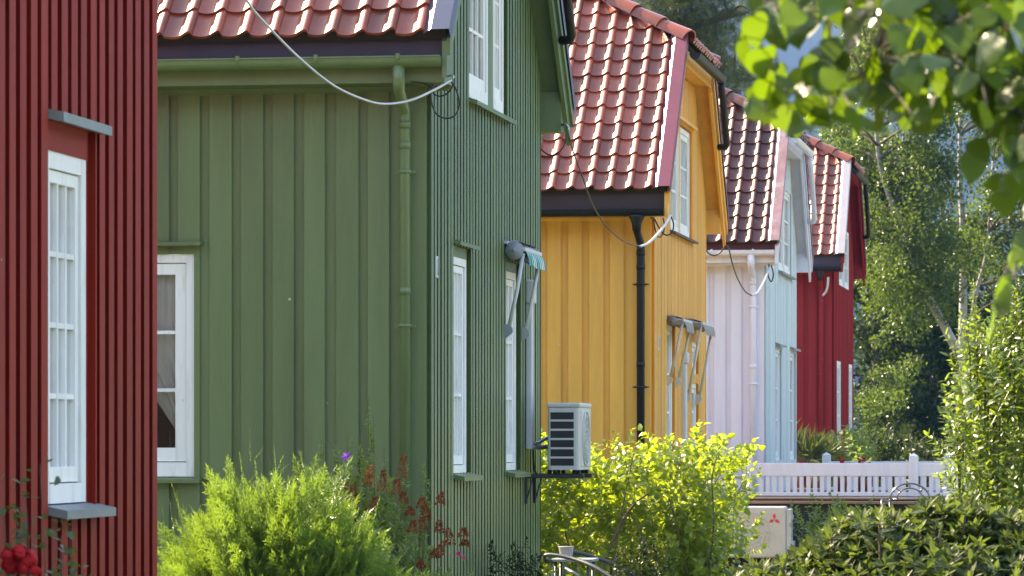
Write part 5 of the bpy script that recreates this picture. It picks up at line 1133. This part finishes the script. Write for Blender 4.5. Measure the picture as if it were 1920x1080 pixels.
# ------------------------------------------------------------------ linden branch close to the camera
def linden():
    Zb = 7.4; base = base_at(4300, Zb)
    t = plant('linden_tree', 'near linden branch with heart shaped leaves hanging into the upper right corner', 'tree', base); o = np.array(base)
    # heart shaped leaf
    half = [(0.0, 0.0), (-.06, .16), (-.02, .32), (.12, .43), (.32, .46), (.55, .38), (.75, .23), (.9, .08), (1.0, 0.0)]
    V = [[x, 0, -.10 * x * x] for x, _ in half]; n = len(half)
    for s in (-1, 1):
        V += [[x, s * y * .55, .04 * y - .10 * x * x + .012 * math.sin(9 * x)] for x, y in half]; V += [[x, s * y, .10 * y - .12 * x * x - .18 * y * y + .02 * math.sin(8 * x + s)] for x, y in half]
    F = []
    for k in range(2):
        a, b = n + 2 * k * n, n + (2 * k + 1) * n
        for i in range(n - 1):
            for (p, q) in ((0, a), (a, b)):
                f = [p + i, p + i + 1, q + i + 1, q + i]
                if k: f = f[::-1]
                F += [[f[0], f[1], f[2]], [f[0], f[2], f[3]]]
    V = np.array(V); F = np.array(F)
    pts = [(1400, 85), (1418, 62), (1440, 45), (1398, 105), (1425, 118), (1458, 80), (1480, 30), (1505, 48), (1530, 15), (1545, 48), (1570, 25), (1595, 50), (1450, 178), (1440, 205), (1465, 222), (1490, 235), (1520, 225), (1535, 205), (1478, 195), (1505, 170), (1550, 155), (1575, 130), (1600, 165), (1625, 190), (1590, 222), (1610, 232), (1645, 225), (1560, 95), (1590, 75), (1640, 35), (1660, 20), (1620, 30), (1690, 20), (1660, 75), (1680, 105), (1700, 150), (1650, 135), (1665, 190), (1700, 195), (1720, 165), (1735, 185), (1740, 120), (1760, 75), (1720, 70), (1745, 40), (1780, 45), (1822, 318), (1840, 285), (1700, 230), (1730, 205), (1760, 180), (1740, 222), (1780, 190), (1800, 150), (1770, 130), (1905, 490), (1918, 470)]
    for i in range(400):
        px = rng.uniform(1680, 1990); py = rng.uniform(-80, 60 + (px - 1640) * .82); pts.append((px, py))
    for i in range(60): pts.append((rng.uniform(1540, 1760), rng.uniform(-70, 30)))
    for i in range(44): pts.append((rng.uniform(1430, 1720), rng.uniform(120, 235)))
    for i in range(26): pts.append((rng.uniform(1400, 1560), rng.uniform(-40, 90)))
    for i in range(22): pts.append((rng.uniform(1870, 1990), rng.uniform(240, 400)))
    pos, dirs, up, sc = [], [], [], []
    for px, py in pts:
        Z = Zb + rng.normal(0, .35); l = rng.uniform(.052, .078)
        d = np.array([rng.normal(-.15, .55), rng.normal(0, .55), -.75 + rng.normal(0, .3)]); d /= np.linalg.norm(d)
        pos.append(np.array(P(px, py, Z)) - o - d * l * .5); dirs.append(d); up.append(np.array([rng.normal(-.1, .5), -.75 + rng.normal(0, .45), .65])); sc.append(l)
    for px, py, d in ((1862, 606, (-.1, .3, -1)), (1888, 545, (.4, .5, .8))):
        d = np.array(d) / np.linalg.norm(d); pos.append(np.array(P(px, py, Zb - .4)) - o - d * .04); dirs.append(d); up.append(np.array([.9, -.2, .2])); sc.append(.085)
    nfr = len(pos)
    for i in range(640):
        px = rng.uniform(1640, 2050); py = rng.uniform(-40, 330); t_ = rng.uniform(.9, 1.7)
        d = np.array([rng.normal(-.15, .6), rng.normal(0, .6), -.6 + rng.normal(0, .3)]); d /= np.linalg.norm(d)
        pos.append(np.array(P(px, py, Zb) + sdir * t_) - o); dirs.append(d); up.append(np.array([rng.normal(-.1, .5), -.3 + rng.normal(0, .45), .8])); sc.append(rng.uniform(.07, .1))
    Vv, Ff = place(V, F, pos, leaf_frames(dirs, up, .1), np.array(sc)); np_mesh('leaves', Vv, Ff, LM['linden'], t, True)
    q = lambda *a: [tuple(np.array(P(*p)) - o) for p in a]
    ch = [(q((4300, -700, Zb), (3300, -420, Zb), (2500, -160, Zb), (2200, -80, Zb), (1960, -60, Zb), (1800, 20, Zb), (1650, 90, Zb)), .04, .004), (q((1800, 20, Zb), (1700, 40, Zb), (1560, 20, Zb), (1440, 40, Zb), (1405, 70, Zb)), .006, .002), (q((1700, 75, Zb), (1620, 140, Zb), (1540, 160, Zb), (1460, 185, Zb)), .005, .0018), (q((1960, -60, Zb), (1930, 120, Zb), (1890, 220, Zb), (1830, 280, Zb)), .008, .002), (q((2050, -50, Zb), (2000, 200, Zb), (1960, 350, Zb), (1915, 460, Zb), (1900, 520, Zb - .3), (1870, 575, Zb - .4)), .008, .0018)]
    tips = [np.array(P(a, b_, Zb) + sdir * 1.2) - o for a, b_ in ((1800, 40), (1900, 150), (1980, 250), (2000, 60))] + [np.array(P(*a)) - o for a in [(1650, 90, Zb), (1560, 20, Zb), (1540, 160, Zb), (1700, 40, Zb), (1800, 20, Zb), (1890, 220, Zb), (1930, 120, Zb), (1440, 40, Zb), (1460, 185, Zb), (1620, 140, Zb), (1960, 350, Zb), (1740, 100, Zb), (1830, 150, Zb)]]
    ch += [([tuple(np.array(P(4300, -900, Zb)) - o), tuple(np.array(P(3000, -700, Zb)) - o), tuple(np.array(P(2000, 60, Zb) + sdir * 1.2) - o), tuple(np.array(P(1800, 40, Zb) + sdir * 1.2) - o)], .015, .004), ([tuple(np.array(P(2000, 60, Zb) + sdir * 1.2) - o), tuple(np.array(P(1980, 250, Zb) + sdir * 1.2) - o), tuple(np.array(P(1900, 150, Zb) + sdir * 1.2) - o)], .006, .003)]
    ch += [(q((1800, 20, Zb), (1740, 100, Zb), (1720, 190, Zb)), .005, .002), (q((1930, 60, Zb), (1830, 150, Zb), (1760, 190, Zb)), .006, .002)]
    for p in pos:
        k = int(np.argmin([np.linalg.norm(p - c) for c in tips])); ch.append(([tuple(p), tuple((p + tips[k]) / 2 + [0, 0, .02]), tuple(tips[k])], .0013, .002))
    stems(t, M['bark'], ch, 'twig')
    stems(t, M['bark'], [([(0, 0, 0), (.02, 0, 1.2), (0.0, .03, 2.6), (.05, 0, 4.4)], .13, .08)], 'trunk')
linden()

hills()
# ------------------------------------------------------------------ valley air: one even box of thin haze round everything
hz = bpy.data.materials.new('haze'); hz.use_nodes = True; n_ = hz.node_tree; n_.nodes.remove(n_.nodes['Principled BSDF'])
pv = n_.nodes.new('ShaderNodeVolumePrincipled'); pv.inputs['Color'].default_value = (0.08, 0.34, 1.0, 1); pv.inputs['Density'].default_value = 0.00015; pv.inputs['Anisotropy'].default_value = 0.2
n_.links.new(pv.outputs[0], n_.nodes['Material Output'].inputs['Volume'])
b = MB(); b.box(-2500, 2500, -2500, 2500, -2, 490); tag(b.build('haze', hz), kind='stuff')
